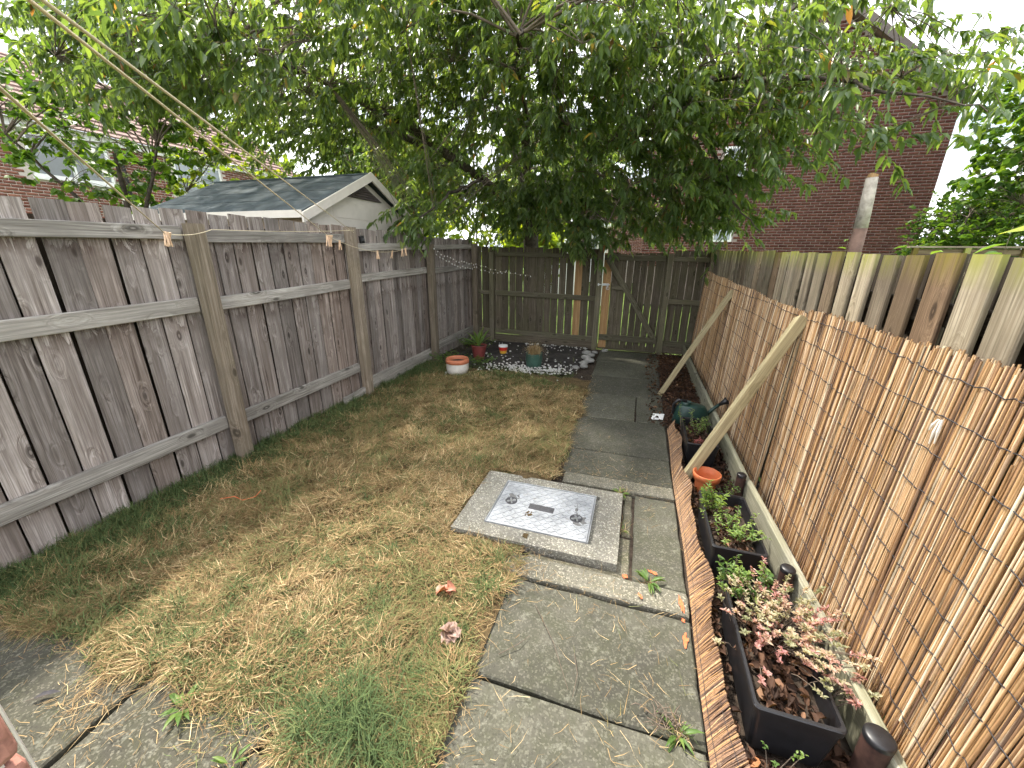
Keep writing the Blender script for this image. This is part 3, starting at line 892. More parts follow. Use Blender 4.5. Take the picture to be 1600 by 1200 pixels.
for f in (.25, .85):
    yy = np.arange(.7, 3.75, .03)
    wv = .016 * np.sin(yy * 8.2) + .010 * np.sin(yy * 15 + 1)
    P = np.stack([.392 + .006 * np.sin(yy * 4) + (.070 + wv) * f - .006, yy, .078 * f + .004 + 0 * yy], 1)
    V, T = tubes_np([P], [.0012], 4); np_mesh('wire', V, T, M['wire'], re)

# ------------------------------------------------------------------ troughs, pots, watering can
def trough(label, x0, x1, y0, y1, ht, z0=.0, fill=.13, ang=0.0):
    t = thing('planter_trough', label, 'planter', ((x0 + x1) / 2, (y0 + y1) / 2, z0), 'black plastic troughs in the bed')
    i = .022; th = .006; rim = .012
    def ringpts(z, d, r=.018, n=4):
        pts = []
        X0, X1, Y0, Y1 = x0 + d, x1 - d, y0 + d, y1 - d
        for cx, cy, a0 in ((X1 - r, Y1 - r, 0), (X0 + r, Y1 - r, 90), (X0 + r, Y0 + r, 180), (X1 - r, Y0 + r, 270)):
            for k in range(n + 1):
                q = R_(a0 + 90 * k / n); pts.append((cx + r * math.cos(q), cy + r * math.sin(q), z))
        return pts
    def loft(rings):
        b = MB(); n = len(rings[0])
        for rg in rings: b.v += rg
        for k in range(len(rings) - 1):
            for j in range(n):
                j2 = (j + 1) % n
                b.f.append((k*n + j, k*n + j2, (k+1)*n + j2, (k+1)*n + j))
        return b
    b = loft([ringpts(z0, i), ringpts(z0 + ht - .028, .006), ringpts(z0 + ht - .026, .002), ringpts(z0 + ht - .004, 0), ])
    wall_o = b.build('trough_wall', M['black_plastic'], t, smooth=False)
    b = loft([ringpts(z0 + ht - .004, 0), ringpts(z0 + ht, .003), ringpts(z0 + ht, rim), ringpts(z0 + ht - .012, rim + .003), ringpts(z0 + .02, i + th)])
    n = len(ringpts(0, 0)); b.f.append(tuple(4 * n + j for j in range(n)))
    b.build('rim', M['black_plastic'], wall_o)
    s = loft([ringpts(z0 + fill, .016), ringpts(z0 + fill + .012, .05, .01)])
    s.f.append(tuple(n + j for j in range(n)))
    s.build('soil', M['soil'], t)
    return t
trough('near black plastic trough holding a pink and cream leaved plant', .495, .752, 1.065, 1.62, .215)
trough('middle black plastic trough full of green weeds behind the pink plant', .485, .742, 1.845, 2.37, .205)
trough('far black plastic trough under the watering can, with pale spindly weeds', .48, .715, 3.03, 3.58, .205)

def pot(name, label, c, prof, mat, rim_prof=None, rim_mat=None, fill=None, fill_mat=None, cat='pot', sides=28, tilt=None):
    t = thing(name, label, cat, c)
    o = MB().lathe(c, prof, sides).build('pot_body', mat, t, smooth=True)
    if rim_prof: MB().lathe(c, rim_prof, sides).build('rim', rim_mat, t, smooth=True)
    if fill: MB().lathe(c, [(fill[0], fill[1]), (fill[0] * .6, fill[1] + .008), (.001, fill[1] + .006)], 16).build('soil', fill_mat or M['soil'], t, smooth=True)
    return t
pot('plant_pot', 'small empty orange terracotta-coloured pot leaning under the nearer prop', (.585, 2.69, -.01), [(.055, 0), (.075, .12), (.076, .125)], M['orange_pot'], [(.076, .122), (.088, .124), (.092, .165), (.088, .168), (.082, .164), (.072, .10), (.05, .02), (.001, .02)], M['orange_pot'])
pot('plant_pot', 'large white glazed pot with terracotta rim at the edge of the far bed', (-2.27, 4.72, 0), [(.100, 0), (.142, .03), (.152, .09), (.150, .165)], M['white_glaze'], [(.150, .163), (.158, .166), (.160, .200), (.150, .226), (.138, .224), (.136, .19), (.132, .15)], M['terracotta'], (.135, .175))
pot('plant_pot', 'dark red pot holding a spiky green plant in the far corner bed', (-2.31, 5.60, 0), [(.085, 0), (.105, .12), (.118, .20)], M['red_pot'], [(.118, .198), (.126, .20), (.126, .215), (.112, .215), (.105, .19)], M['red_pot'], (.11, .19))
sp = thing('plant_pot', 'small red pot with white top and yellow base on black membrane', 'pot', (-2.06, 6.05, .0))
MB().lathe((-2.06, 6.05, 0), [(.055, 0), (.066, .05)], 20).build('yellow_band', mat_simple('yellow_glaze', (.62, .38, .05), .5), sp, smooth=True)
MB().lathe((-2.06, 6.05, 0), [(.066, .05), (.074, .105)], 20).build('red_band', mat_simple('red_glaze', (.55, .03, .02), .45), sp, smooth=True)
MB().lathe((-2.06, 6.05, 0), [(.074, .105), (.078, .108), (.078, .135), (.066, .137), (.05, .13), (.001, .128)], 20).build('white_rim', M['white'], sp, smooth=True)
pot('plant_pot', 'dull green pot holding a tuft of dry grass amid the pebbles', (-1.37, 5.43, 0), [(.105, 0), (.125, .10), (.118, .19), (.122, .20)], M['green_pot'], [(.122, .198), (.126, .205), (.110, .206), (.10, .17)], M['green_pot'], (.108, .18))

wc = thing('watering_can', 'dark green plastic watering can at the far end of the troughs', 'watering can', (.62, 3.86, .03))
cx, cy = .60, 3.86
MB().lathe((cx, cy, .03), [(.10, 0), (.118, .02), (.115, .10), (.10, .17), (.085, .195)], 24, 1.35, .85).build('body', M['can_green'], wc, smooth=True)
MB().lathe((cx, cy, .03), [(.085, .195), (.06, .205), (.001, .207)], 24, 1.35, .85).build('shoulder', M['can_green'], wc, smooth=True)
MB().lathe((cx - .055, cy - .02, .225), [(.042, 0), (.046, .035), (.040, .037), (.036, .0), (.034, -.02), (.001, -.022)], 20).build('filler_neck', M['can_green'], wc, smooth=True)
MB().tube([(cx - .05, cy, .26), (cx - .13, cy - .01, .265), (cx - .165, cy - .015, .22), (cx - .16, cy - .015, .13), (cx - .12, cy, .09)], [.013, .014, .014, .013, .012], 8).build('handle', M['black_plastic'], wc, smooth=True)
MB().tube([(cx + .12, cy + .01, .10), (cx + .18, cy + .02, .19), (cx + .24, cy + .03, .25)], [.022, .016, .014], 8).build('spout', M['can_green'], wc, smooth=True)
MB().tube([(cx + .235, cy + .03, .245), (cx + .275, cy + .035, .275), (cx + .30, cy + .04, .288)], [.014, .024, .040], 14).build('rose', M['black_plastic'], wc, smooth=True)
card = thing('card_scrap', 'crumpled white scrap lying on the path edge by the watering can', 'litter', (.30, 3.95, .01))
b = MB(); b.v = [(.25, 3.9, .012), (.36, 3.88, .03), (.38, 4.0, .045), (.27, 4.02, .03), (.32, 3.95, .05)]; b.f = [(0, 1, 4), (1, 2, 4), (2, 3, 4), (3, 0, 4)]
b.build('sheet', M['paper'], card).modifiers.new('thick', 'SOLIDIFY').thickness = .004

# ------------------------------------------------------------------ plants
def leafy(name, label, base, stems, height, spread, leafL, mat, lper=14, shape='oval', wr=.35, up=.4, cat='plant', group=None, lean=(0, 0), tip=False, tint=(0, 1), droop=.25, stem_mat=None, area=.05):
    t = thing(name, label, cat, base, group)
    lines, rads = [], []
    P, D, L, TT = [], [], [], []
    for s in range(stems):
        a = rng.uniform(0, 6.28); rr0 = abs(rng.normal(0, 1)) * area
        ax, ay = (area if not hasattr(area, '__len__') else 1), 1
        x0 = np.array(base, float) + np.array([math.cos(a) * rr0, math.sin(a) * rr0, 0])
        out = np.array([math.cos(a), math.sin(a), 0]) * rng.uniform(.1, 1) * spread + np.array([*lean, 0])
        h = height * rng.uniform(.55, 1.0)
        pts = [x0, x0 + out * .3 + [0, 0, h * .45], x0 + out * .7 + [0, 0, h * .8], x0 + out + [0, 0, h]]
        lines.append(pts); rads.append([.0022, .0018, .0014, .0008])
        pts = np.array(pts)
        tb = rng.uniform(*tint)
        for k in range(lper):
            f = (.25 + .75 * (k + rng.random()) / lper) if not tip else (.72 + .28 * (k + rng.random()) / lper)
            q = f * 3; i = min(2, int(q)); p = pts[i] + (pts[i+1] - pts[i]) * (q - i)
            aa = rng.uniform(0, 6.28)
            d = np.array([math.cos(aa), math.sin(aa), up + rng.normal(0, .25)])
            P.append(p); D.append(d); L.append(leafL * rng.uniform(.6, 1.15)); TT.append(np.clip(tb + rng.normal(0, .12), 0, 1))
    V, T = tubes_np(lines, rads, 4)
    tag(np_mesh('stems', V, T, stem_mat or M['twig'], t), kind='stuff')
    N = np.tile([0, 0, 1.0], (len(P), 1)) + rng.normal(0, .3, (len(P), 3))
    V, T, tt = leaf_arrays(np.array(P), np.array(D), N, np.array(L), wr, .1, droop, shape, np.array(TT))
    tag(np_mesh('foliage', V, T, mat, t, tt), kind='stuff')
    return t
leafy('pink_shrub', 'bushy pink and cream leaved plant spilling over the near trough', (.655, 1.44, .14), 190, .15, .17, .019, M['pink_leaf'], 22, wr=.36, tip=True, area=.07, up=.7, lean=(.03, -.01))
leafy('pink_shrub', 'small sprig of pink and cream leaves leaning over the bed board', (.80, 1.26, .13), 9, .09, .06, .022, M['pink_leaf'], 16, wr=.42, tip=True, area=.02, lean=(.04, 0))
leafy('green_plant', 'leafy green plant at the back of the near trough behind the pink one', (.58, 1.62, .12), 22, .20, .09, .028, M['weed_leaf'], 18, wr=.4, area=.04)
leafy('green_plant', 'pale green sprouting weed at the left end of the pink plant', (.505, 1.60, .15), 8, .10, .05, .024, M['weed_leaf'], 14, wr=.42, area=.02, tint=(.6, 1))
leafy('green_plant', 'bright feathery green weed at the back left of the middle trough', (.54, 2.22, .13), 14, .19, .07, .040, M['weed_leaf'], 20, 'lance', .2, .7, area=.025, tint=(.4, .9))
leafy('green_plant', 'pale small leaved weeds spread across the middle trough', (.63, 2.05, .13), 34, .13, .10, .024, M['weed_leaf'], 14, wr=.36, area=.07, tint=(.5, 1))
leafy('green_plant', 'spindly pale weeds growing in the far trough below the watering can', (.60, 3.36, .13), 30, .19, .09, .024, M['weed_leaf'], 12, wr=.34, area=.09, tint=(.5, 1))
leafy('red_sedum', 'small dark red stems at the front of the far trough', (.585, 3.10, .13), 9, .09, .03, .018, M['red_leaf'], 16, wr=.5, area=.03)
leafy('green_plant', 'small green weed in the bark beside the terracotta-coloured pot', (.70, 2.58, .04), 9, .12, .08, .026, M['weed_leaf'], 9, wr=.3, area=.03)
leafy('green_plant', 'thin upright weed in the leaf litter in front of the middle trough', (.585, 1.73, .04), 4, .26, .05, .03, M['weed_leaf'], 8, 'lance', .2, .8, area=.015)
leafy('green_plant', 'tiny white flowered weed at the very front of the near trough', (.545, .985, .03), 4, .17, .04, .014, M['weed_leaf'], 8, wr=.5, area=.012, tip=True)
for k, (x, y, lab, st, ln) in enumerate([(.025, 2.47, 'grassy green weed in the far paving joint beside the drain surround', 14, .075), (.05, 2.08, 'small yellow-green weed in the gap right of the drain surround', 6, .045), (.20, 1.70, 'flat rosette weed on the concrete strip by the orange paint marks', 16, .085), (.29, 1.045, 'green weed tangled with dry roots in the near right paving joint', 9, .085), (-1.42, .57, 'broad leaved green weed growing in the patio joint', 11, .10), (-1.10, .50, 'pale green rosette weed on the patio near the grass clump', 8, .075)]):
    t = thing('weed', lab, 'weed', (x, y, 0), 'weeds growing in the paving joints')
    a = rng.uniform(0, 6.28, st)
    P = np.stack([x + .01 * np.cos(a), y + .01 * np.sin(a), np.full(st, .008 + (.016 if k in (2, 4, 5) else 0))], 1)
    D = np.stack([np.cos(a), np.sin(a), rng.uniform(.15, .8, st)], 1)
    V, T, tt = leaf_arrays(P, D, np.tile([0, 0, 1.], (st, 1)), ln * rng.uniform(.6, 1.1, st), .2 if k != 4 else .24, .08, .3, 'lance', rng.uniform(.2, .9, st))
    np_mesh('leaves', V, T, M['weed_leaf'], t, tt)
    n2 = 30 if k < 4 else 14
    a = rng.uniform(0, 6.28, n2)
    V, T, tt = blades(np.stack([x + rng.normal(0, .02, n2), y + rng.normal(0, .015, n2), np.full(n2, .006)], 1), a, rng.uniform(.1, 1.1, n2), rng.uniform(.03, .11, n2), np.full(n2, .0022), rng.uniform(.2, .6, n2), rng.uniform(.2, 1., n2))
    tag(np_mesh('grass_tuft', V, T, M['grass'], t, tt), kind='stuff')
rt = thing('root_clump', 'tangle of dry brown roots on the near right paving joint', 'debris', (.25, 1.06, .01))
lines = []
for k in range(46):
    a = rng.uniform(0, 6.28); p = np.array([.25 + rng.normal(0, .03), 1.07 + rng.normal(0, .018), .006 + rng.random() * .03])
    d = np.array([math.cos(a), math.sin(a), 0]) * rng.uniform(.02, .06)
    lines.append([p, p + d * .5 + [0, 0, rng.uniform(0, .014)], p + d + [rng.normal(0, .01), rng.normal(0, .01), -.002]])
V, T = tubes_np(lines, [[.0022, .0018, .0008]] * len(lines), 4); np_mesh('roots', V, T, M['twig'], rt)

# spiky plant in the red pot
t = thing('spiky_plant', 'spiky green strap-leaved plant standing in the dark red pot', 'plant', (-2.31, 5.60, .2))
n = 17
a = rng.uniform(0, 6.28, n); el = rng.uniform(.25, 1.4, n)
P = np.tile([-2.31, 5.60, .19], (n, 1)); D = np.stack([np.cos(a) * np.cos(el), np.sin(a) * np.cos(el), np.sin(el)], 1)
V, T, tt = leaf_arrays(P, D, np.tile([0, 0, 1.], (n, 1)) + rng.normal(0, .1, (n, 3)), rng.uniform(.28, .48, n), .10, .03, .22, 'lance', rng.uniform(.3, .9, n))
np_mesh('leaves', V, T, M['weed_leaf'], t, tt)
t = thing('dry_grass', 'tuft of dry straw-coloured grass drooping over the dull green pot', 'plant', (-1.37, 5.43, .19))
n = 420
V, T, tt = blades(np.stack([-1.37 + rng.normal(0, .035, n), 5.43 + rng.normal(0, .035, n), np.full(n, .18)], 1), rng.uniform(0, 6.28, n), rng.uniform(.6, 1.5, n), rng.uniform(.15, .30, n), np.full(n, .003), rng.uniform(.7, 2.2, n), rng.uniform(.6, 1.0, n))
tag(np_mesh('blades', V, T, M['grass'], t, tt), kind='stuff')
leafy('green_plant', 'low leafy weeds beside the white pot at the fence foot', (-2.62, 5.25, .01), 26, .16, .16, .05, M['weed_leaf'], 12, wr=.4, area=.13, tint=(0, .5))
leafy('green_plant', 'green weeds in the corner behind the spiky plant', (-2.68, 6.1, .01), 26, .26, .2, .05, M['weed_leaf'], 12, wr=.4, area=.16, tint=(0, .4))
leafy('green_plant', 'low green weeds between the spiky plant and the white pot', (-2.12, 5.25, .01), 18, .11, .14, .045, M['weed_leaf'], 12, wr=.4, area=.1, tint=(.1, .6))

# ------------------------------------------------------------------ far bed: membrane, pebbles, stones
tag(sheet('membrane', -2.75, -.75, 5.15, 6.9, .0, M['membrane'], 40, 36, lambda x, y: .012 * vnoise(x, y, 8, 6)), kind='structure')
def blob_np(c, r, seed, nu=7, nv=5):
    rr = np.random.default_rng(seed)
    V = []
    for i in range(nv + 1):
        th = math.pi * i / nv
        for j in range(nu):
            ph = 2 * math.pi * j / nu
            f = 1 + rr.uniform(-.2, .2)
            V.append((c[0] + r[0] * f * math.sin(th) * math.cos(ph), c[1] + r[1] * f * math.sin(th) * math.sin(ph), c[2] + r[2] * math.cos(th) * (1 if i in (0, nv) else f)))
    T = []
    for i in range(nv):
        for j in range(nu):
            j2 = (j + 1) % nu
            T += [(i*nu + j, (i+1)*nu + j, (i+1)*nu + j2), (i*nu + j, (i+1)*nu + j2, i*nu + j2)]
    return np.array(V), np.array(T)
Vs, Ts, off = [], [], 0
for k in range(520):
    q = rng.random()
    if q < .62: x, y = -1.45 + rng.normal(0, .30), 5.22 + rng.normal(0, .14)
    elif q < .72: x, y = -.95 + rng.normal(0, .12), 5.35 + rng.normal(0, .12)
    elif q < .86: x, y = rng.uniform(-2.6, -.8), rng.uniform(5.3, 6.85)
    elif q < .95: x, y = rng.uniform(-1.9, -.75), 6.78 + rng.normal(0, .05)
    else: x, y = -2.27 + rng.normal(0, .16), 4.62 + rng.normal(0, .06)
    s = rng.uniform(.008, .020)
    if (x + 2.27)**2 + (y - 4.72)**2 < .16**2 or (x + 1.37)**2 + (y - 5.43)**2 < .13**2: continue
    V, T = blob_np((x, y, .012 + s * .4), (s, s * rng.uniform(.6, 1), s * .6), k, 6, 4)
    Vs.append(V); Ts.append(T + off); off += len(V)
pb = np_mesh('pebbles', np.concatenate(Vs), np.concatenate(Ts), M['pebble'], smooth=True)
tag(pb, 'white pebbles scattered over the black membrane of the far bed', 'pebbles', kind='stuff')
stones = [(-.72, 6.42, .07), (-.63, 6.30, .055), (-.70, 6.12, .065), (-.62, 5.93, .075), (-.68, 5.76, .06), (-.76, 5.50, .05), (-.66, 5.60, .055), (-.60, 6.52, .05), (-.45, 6.70, .05)]
slabs_lab = ['flat grey stone at the gate end of the row edging the path', 'rounded grey stone in the bed edging, second from the gate post', 'pale stone in the middle of the bed edging beside the path', 'largest pale grey stone of the bed edging beside the path', 'smooth grey stone just in front of the largest edging stone', 'whitish stone nearest the lawn in the bed edging', 'small pale stone second from the lawn in the bed edging', 'small stone at the foot of the gate post', 'stone lying on the path in front of the gate']
for k, (x, y, s) in enumerate(stones):
    V, T = blob_np((x, y, s * .4), (s * 1.15, s * .85, s * .6), 900 + k, 10, 7)
    o = np_mesh('edging_stone', V, T, M['stone'], smooth=True); tag(o, slabs_lab[k], 'stone', 'stones edging the far bed')

# ------------------------------------------------------------------ grass
def in_manhole(x, y): return (x > sx0 - .02) & (y > sy0 - .03) & (y < sy1 + .01)
def lawn_xmax(y):
    return np.where(y < 1.0, -.50, np.where(y < 1.72, -.52 + .05 * np.sin(y * 9), np.where(y < 2.5, -.93, np.where(y < 2.75, -.45, -.47 + .03 * np.sin(y * 7)))))
def sample_lawn(n):
    x = rng.uniform(-2.98, -.40, n); y = .55 + (4.7) * rng.random(n) ** 1.45
    ok = (x < lawn_xmax(y) + np.abs(rng.normal(0, .02, n))) & ~in_manhole(x, y)
    front = .63 + .03 * np.sin(x * 11) - np.where(x > -1.0, .08, 0)
    ok &= (y > front - np.abs(rng.normal(0, .03, n)))
    yb = 4.75 + .2 * np.sin(x * 3) + np.where(x < -2.4, .5, 0)
    ok &= y < yb
    return x[ok], y[ok]
def greenness(x, y):
    g = .20 + .40 * vnoise(x, y, 2.2, 31) + .38 * vnoise(x, y, 7.0, 32)
    g = g + .70 * np.exp(-((x + 2.95) / (.36 + .30 * vnoise(y, x, 5.0, 36))) ** 2)              # along the fence foot
    g = g + .20 * np.exp(-((y - .80) / .5) ** 2)               # near the patio
    g = g + .30 * np.exp(-((x + .62) / .16) ** 2) * (y < 1.75)
    g = g + .7 * np.exp(-((y - 4.75) / .22) ** 2)
    g = g + .12 * np.exp(-(((x + .78) / .25) ** 2 + ((y - .74) / .14) ** 2))
    return np.clip(g, .02, .97)
x, y = sample_lawn(235000)
n = len(x)
g = greenness(x, y)
isg = rng.random(n) < g * .9
z = lawn_h(x, y) - .004
far = np.clip((y - .6) / 4, 0, 1)
tall = 1 + .5 * np.exp(-((x + 2.95) / .22) ** 2) + .5 * np.exp(-(((x + .78) / .26) ** 2 + ((y - .74) / .15) ** 2))
L = np.where(isg, rng.uniform(.03, .075, n) * tall, rng.uniform(.025, .12, n))
Wd = rng.uniform(.0014, .0037, n) * (1 + .6 * far)
el = np.where(isg, rng.uniform(.35, 1.35, n), np.abs(rng.normal(.12, .28, n)))
bend = np.where(isg, rng.uniform(.1, 1.0, n), rng.normal(.1, .35, n))
tint = np.where(isg, np.clip(rng.normal(.21, .10, n) + .22 * vnoise(x, y, 5, 33) - .12 * np.exp(-((x + 2.95) / .4) ** 2), .0, .44), np.clip(rng.normal(.57, .21, n) + .30 * vnoise(x, y, 4.0, 34), .36, 1.0))
zz = z + np.where(isg, 0, rng.uniform(0, .03, n) * np.clip(.6 + 1.2 * vnoise(x, y, 13, 35), .1, 1.6))
swirl = 3.4 * vnoise(x, y, 4.5, 41) * 3.0 + 2.2 * vnoise(x, y, 12, 42)      # the mown hay lies in swathes
az = np.where(isg, rng.uniform(0, 6.28, n), swirl + rng.normal(0, 1.1, n))
V, T, tt = blades(np.stack([x, y, zz], 1), az, el, L, Wd, bend, tint)
lg = np_mesh('lawn_grass', V, T, M['grass'], None, tt)
tag(lg, 'dry mown grass with green patches covering the lawn', 'grass', kind='stuff')
# hay strewn on the paving
cl = []
for cx0, cy0, sx_, sy_, m in [(-2.1, .62, .35, .04, 300), (-1.80, .50, .08, .08, 300), (-1.45, .42, .2, .06, 110), (-1.1, .55, .2, .05, 200), (-.6, .9, .10, .2, 420), (-.55, 1.3, .06, .25, 380), (-.45, .75, .18, .15, 160), (-.1, 1.5, .3, .08, 120), (.15, 1.1, .15, .2, 120), (-.3, 2.72, .2, .1, 160), (-.45, 3.4, .04, .5, 260), (.2, 2.6, .15, .3, 90), (0, 3.6, .3, .8, 110), (-.45, 4.5, .05, .4, 200), (-.5, 1.66, .12, .1, 200), (-2.6, .5, .25, .1, 160)]:
    cl.append(np.stack([rng.normal(cx0, sx_, m), rng.normal(cy0, sy_, m)], 1))
P2 = np.concatenate(cl); P2 = P2[(rng.random(len(P2)) < .75) & (P2[:, 0] < .38) & ~((P2[:, 0] > sx0) & (P2[:, 0] < sx1) & (P2[:, 1] > sy0) & (P2[:, 1] < sy1))]; n = len(P2)
zb = np.where((P2[:, 1] > 1.55) & (P2[:, 1] < 1.70) | (P2[:, 1] > 2.5) & (P2[:, 1] < 2.66), .020, np.where((P2[:, 1] < .67) & (P2[:, 0] < -.5), .022, .010)) + rng.uniform(0, .008, n)
V, T, tt = blades(np.stack([P2[:, 0], P2[:, 1], zb], 1), rng.uniform(0, 6.28, n), np.abs(rng.normal(0, .12, n)), rng.uniform(.02, .10, n), rng.uniform(.0010, .0022, n), rng.normal(0.05, .25, n), np.clip(rng.normal(.66, .18, n), .2, 1))
hg = np_mesh('loose_hay', V, T, M['grass'], None, tt)
tag(hg, 'loose dry grass clippings strewn over the slabs', 'clippings', kind='stuff')
# long green tufts at the fence foot and by the patio
cl, nn = [], []
for cx0, cy0, s, m in [(-.86, .80, .03, 260), (-.78, .70, .045, 430), (-.68, .64, .03, 300), (-.95, .68, .035, 280), (-.60, .60, .03, 200), (-.88, .62, .03, 200), (-.62, .86, .03, 90), (-1.25, .95, .05, 90), (-1.0, 1.15, .05, 90), (-1.6, 1.0, .06, 110), (-.57, .66, .04, 140), (-.58, 1.40, .05, 160), (-2.85, 1.2, .10, 260), (-2.85, 1.55, .10, 220), (-2.8, 1.75, .08, 180), (-2.84, 2.3, .06, 160), (-2.84, 2.7, .06, 140), (-2.84, 3.2, .06, 140), (-2.84, 4.0, .08, 240), (-2.8, 4.5, .12, 320), (-2.75, 4.9, .12, 300), (-2.2, .80, .12, 240), (-1.9, .84, .08, 120), (-2.82, .8, .1, 260)]:
    cl.append(np.stack([rng.normal(cx0, s, m), rng.normal(cy0, s * .7, m)], 1))
tr_ = np.random.default_rng(77)
for k in range(420):
    cx0, cy0 = tr_.uniform(-2.9, -.55), .62 + 4.1 * tr_.random() ** 1.5
    if cy0 > 1.7 and cy0 < 2.55 and cx0 > -1.0: continue
    if tr_.random() > .35 + .5 * np.exp(-((cy0 - .8) / .5) ** 2) + .4 * np.exp(-((cx0 + 2.95) / .6) ** 2): continue
    m = tr_.integers(14, 46); cl.append(np.stack([tr_.normal(cx0, .022, m), tr_.normal(cy0, .022, m)], 1))
P2 = np.concatenate(cl); P2[:, 0] = np.maximum(P2[:, 0], -2.94); n = len(P2)
near_ = np.exp(-(((P2[:, 0] + .78) / .26) ** 2 + ((P2[:, 1] - .73) / .16) ** 2))
V, T, tt = blades(np.stack([P2[:, 0], P2[:, 1], lawn_h(P2[:, 0], P2[:, 1]) - .005], 1), rng.uniform(0, 6.28, n), rng.uniform(.4, 1.2, n), rng.uniform(.04, .13, n) * (1 + .8 * near_), rng.uniform(.0020, .0042, n), rng.uniform(.5, 1.7, n), np.clip(rng.normal(.16, .10, n) - .11 * near_, 0, .42))
V_, T_, tt_ = V, T, tt
m = 2600
bx_ = rng.uniform(-2.9, -.72, m); by_ = np.where(rng.random(m) < .6, rng.normal(5.0, .16, m), rng.uniform(5.0, 6.8, m)); by_ = np.clip(by_, 4.6, 6.85)
kp = (bx_ < -2.45) | (by_ < 5.25) | (rng.random(m) < .25)
bx_, by_ = bx_[kp], by_[kp]; m = len(bx_)
V, T, tt = blades(np.stack([bx_, by_, np.full(m, .0)], 1), rng.uniform(0, 6.28, m), rng.uniform(.3, 1.3, m), rng.uniform(.03, .10, m), rng.uniform(.003, .006, m), rng.uniform(.2, 1.2, m), np.clip(rng.normal(.2, .12, m), 0, .6))
V, T, tt = np.concatenate([V_, V]), np.concatenate([T_, T + len(V_)]), np.concatenate([tt_, tt])
tf = np_mesh('grass_tufts', V, T, M['grass'], None, tt)
tag(tf, 'long green grass tufts at the fence foot, far bed and patio edge', 'grass', kind='stuff')

# ------------------------------------------------------------------ leaf litter
n = 9000
x = rng.uniform(.40, .80, n); y = .55 + 6.2 * rng.random(n) ** 1.1
far = y > 3.6
x = np.where(far, rng.uniform(.22, .79, n), x)
ins = np.zeros(n, bool)
for (a0, a1, b0, b1) in [(.49, .755, 1.06, 1.625), (.48, .745, 1.84, 2.375), (.475, .72, 3.025, 3.585)]:
    ins |= (x > a0) & (x < a1) & (y > b0) & (y < b1)
walls_ = np.zeros(n, bool)
for (a0, a1, b0, b1) in [(.49, .755, 1.06, 1.625), (.48, .745, 1.84, 2.375), (.475, .72, 3.025, 3.585)]:
    big_ = (x > a0 - .006) & (x < a1 + .01) & (y > b0 - .03) & (y < b1 + .035); small_ = (x > a0 + .05) & (x < a1 - .05) & (y > b0 + .05) & (y < b1 - .05)
    walls_ |= big_ & ~small_
keep = ~walls_ & ~((y < 3.75) & (x < .455)) & (~ins | (rng.random(n) < .8)) & ~((x < .40) & (rng.random(n) < .75))
x, y, ins = x[keep], y[keep], ins[keep]; n = len(x)
zz = np.where(ins, .145, .012) + rng.uniform(0, .03, n)
a = rng.uniform(0, 6.28, n)
D = np.stack([np.cos(a), np.sin(a), rng.normal(0, .35, n)], 1)
N = np.tile([0, 0, 1.], (n, 1)) + rng.normal(0, .55, (n, 3))
big = np.where(y < 1.7, 1.25, 1.0)
V, T, tt = leaf_arrays(np.stack([x, y, zz], 1), D, N, rng.uniform(.016, .046, n) * big, .48, .34, .25, 'oval', np.clip(rng.normal(.36, .25, n), 0, 1))
ll = np_mesh('leaf_litter', V, T, M['dead_leaf'], None, tt)
tag(ll, 'brown fallen leaves and bark covering the bed between path and board', 'leaf litter', kind='stuff')
def crumpled_leaf(name, label, c, s, tint0, mat, nl=5, cat='leaf'):
    a = rng.uniform(0, 6.28, nl); D = np.stack([np.cos(a), np.sin(a), rng.uniform(-.2, .8, nl)], 1)
    V, T, tt = leaf_arrays(np.tile(c, (nl, 1)) + rng.normal(0, s * .12, (nl, 3)), D, np.tile([0, 0, 1.], (nl, 1)) + rng.normal(0, .5, (nl, 3)), s * rng.uniform(.7, 1.1, nl), .8, .3, .4, 'broad', np.clip(rng.normal(tint0, .12, nl), 0, 1))
    o = np_mesh(name, V, T, mat, None, tt); tag(o, label, cat); return o
crumpled_leaf('dry_leaf', 'curled reddish brown dry leaf lying on the lawn near the path', (-.74, 1.33, .045), .06, .95, mat_leaf('rust_leaf', [(0, (.20, .07, .035)), (1, (.36, .15, .09))], .15), 7)
crumpled_leaf('dead_flower_head', 'faded pinkish brown dead flower head on the lawn beside the slabs', (-.62, 1.115, .05), .05, .9, mat_leaf('faded_petal', [(0, (.12, .07, .06)), (1, (.34, .23, .19))], .2), 34, 'flower head')
crumpled_leaf('dry_leaf', 'big orange-brown curled leaf in front of the near trough', (.495, 1.00, .03), .05, .9, mat_leaf('orange_leaf', [(0, (.22, .08, .03)), (1, (.42, .19, .09))], .15), 4)
ft = thing('feather', 'small dark feather lying on the patio slab at lower left', 'feather', (-1.95, .43, .02))
V, T, tt = leaf_arrays(np.array([[-1.97, .42, .030]]), np.array([[.8, .55, .05]]), np.array([[0, .1, 1.]]), np.array([.085]), .30, .1, .0, 'oval', np.array([0.]))
np_mesh('vane', V, T, M['wire'], ft, tt)
MB().tube([(-1.99, .405, .028), (-1.93, .445, .036)], .001, 5).build('quill', M['twig'], ft)
lines = []
for k, (p, q) in enumerate([((-.315, 1.40), (-.10, 1.07)), ((-.10, 1.22), (-.08, 1.05)), ((-.40, 1.12), (-.30, 1.24))]):
    lines.append([(*p, .012), ((p[0] + q[0]) / 2 + .015, (p[1] + q[1]) / 2, .02), (*q, .010)])
st = thing('dry_stalk', 'thin dry grass stalks lying across the near slab', 'stalk', (-.2, 1.2, .01))
V, T = tubes_np(lines, [[.0016, .0014, .001]] * len(lines), 5); np_mesh('stalk', V, T, M['twig'], st)
ot = thing('orange_twine', 'short loop of orange twine lying in the grass by the fence', 'twine', (-2.35, 1.6, .05))
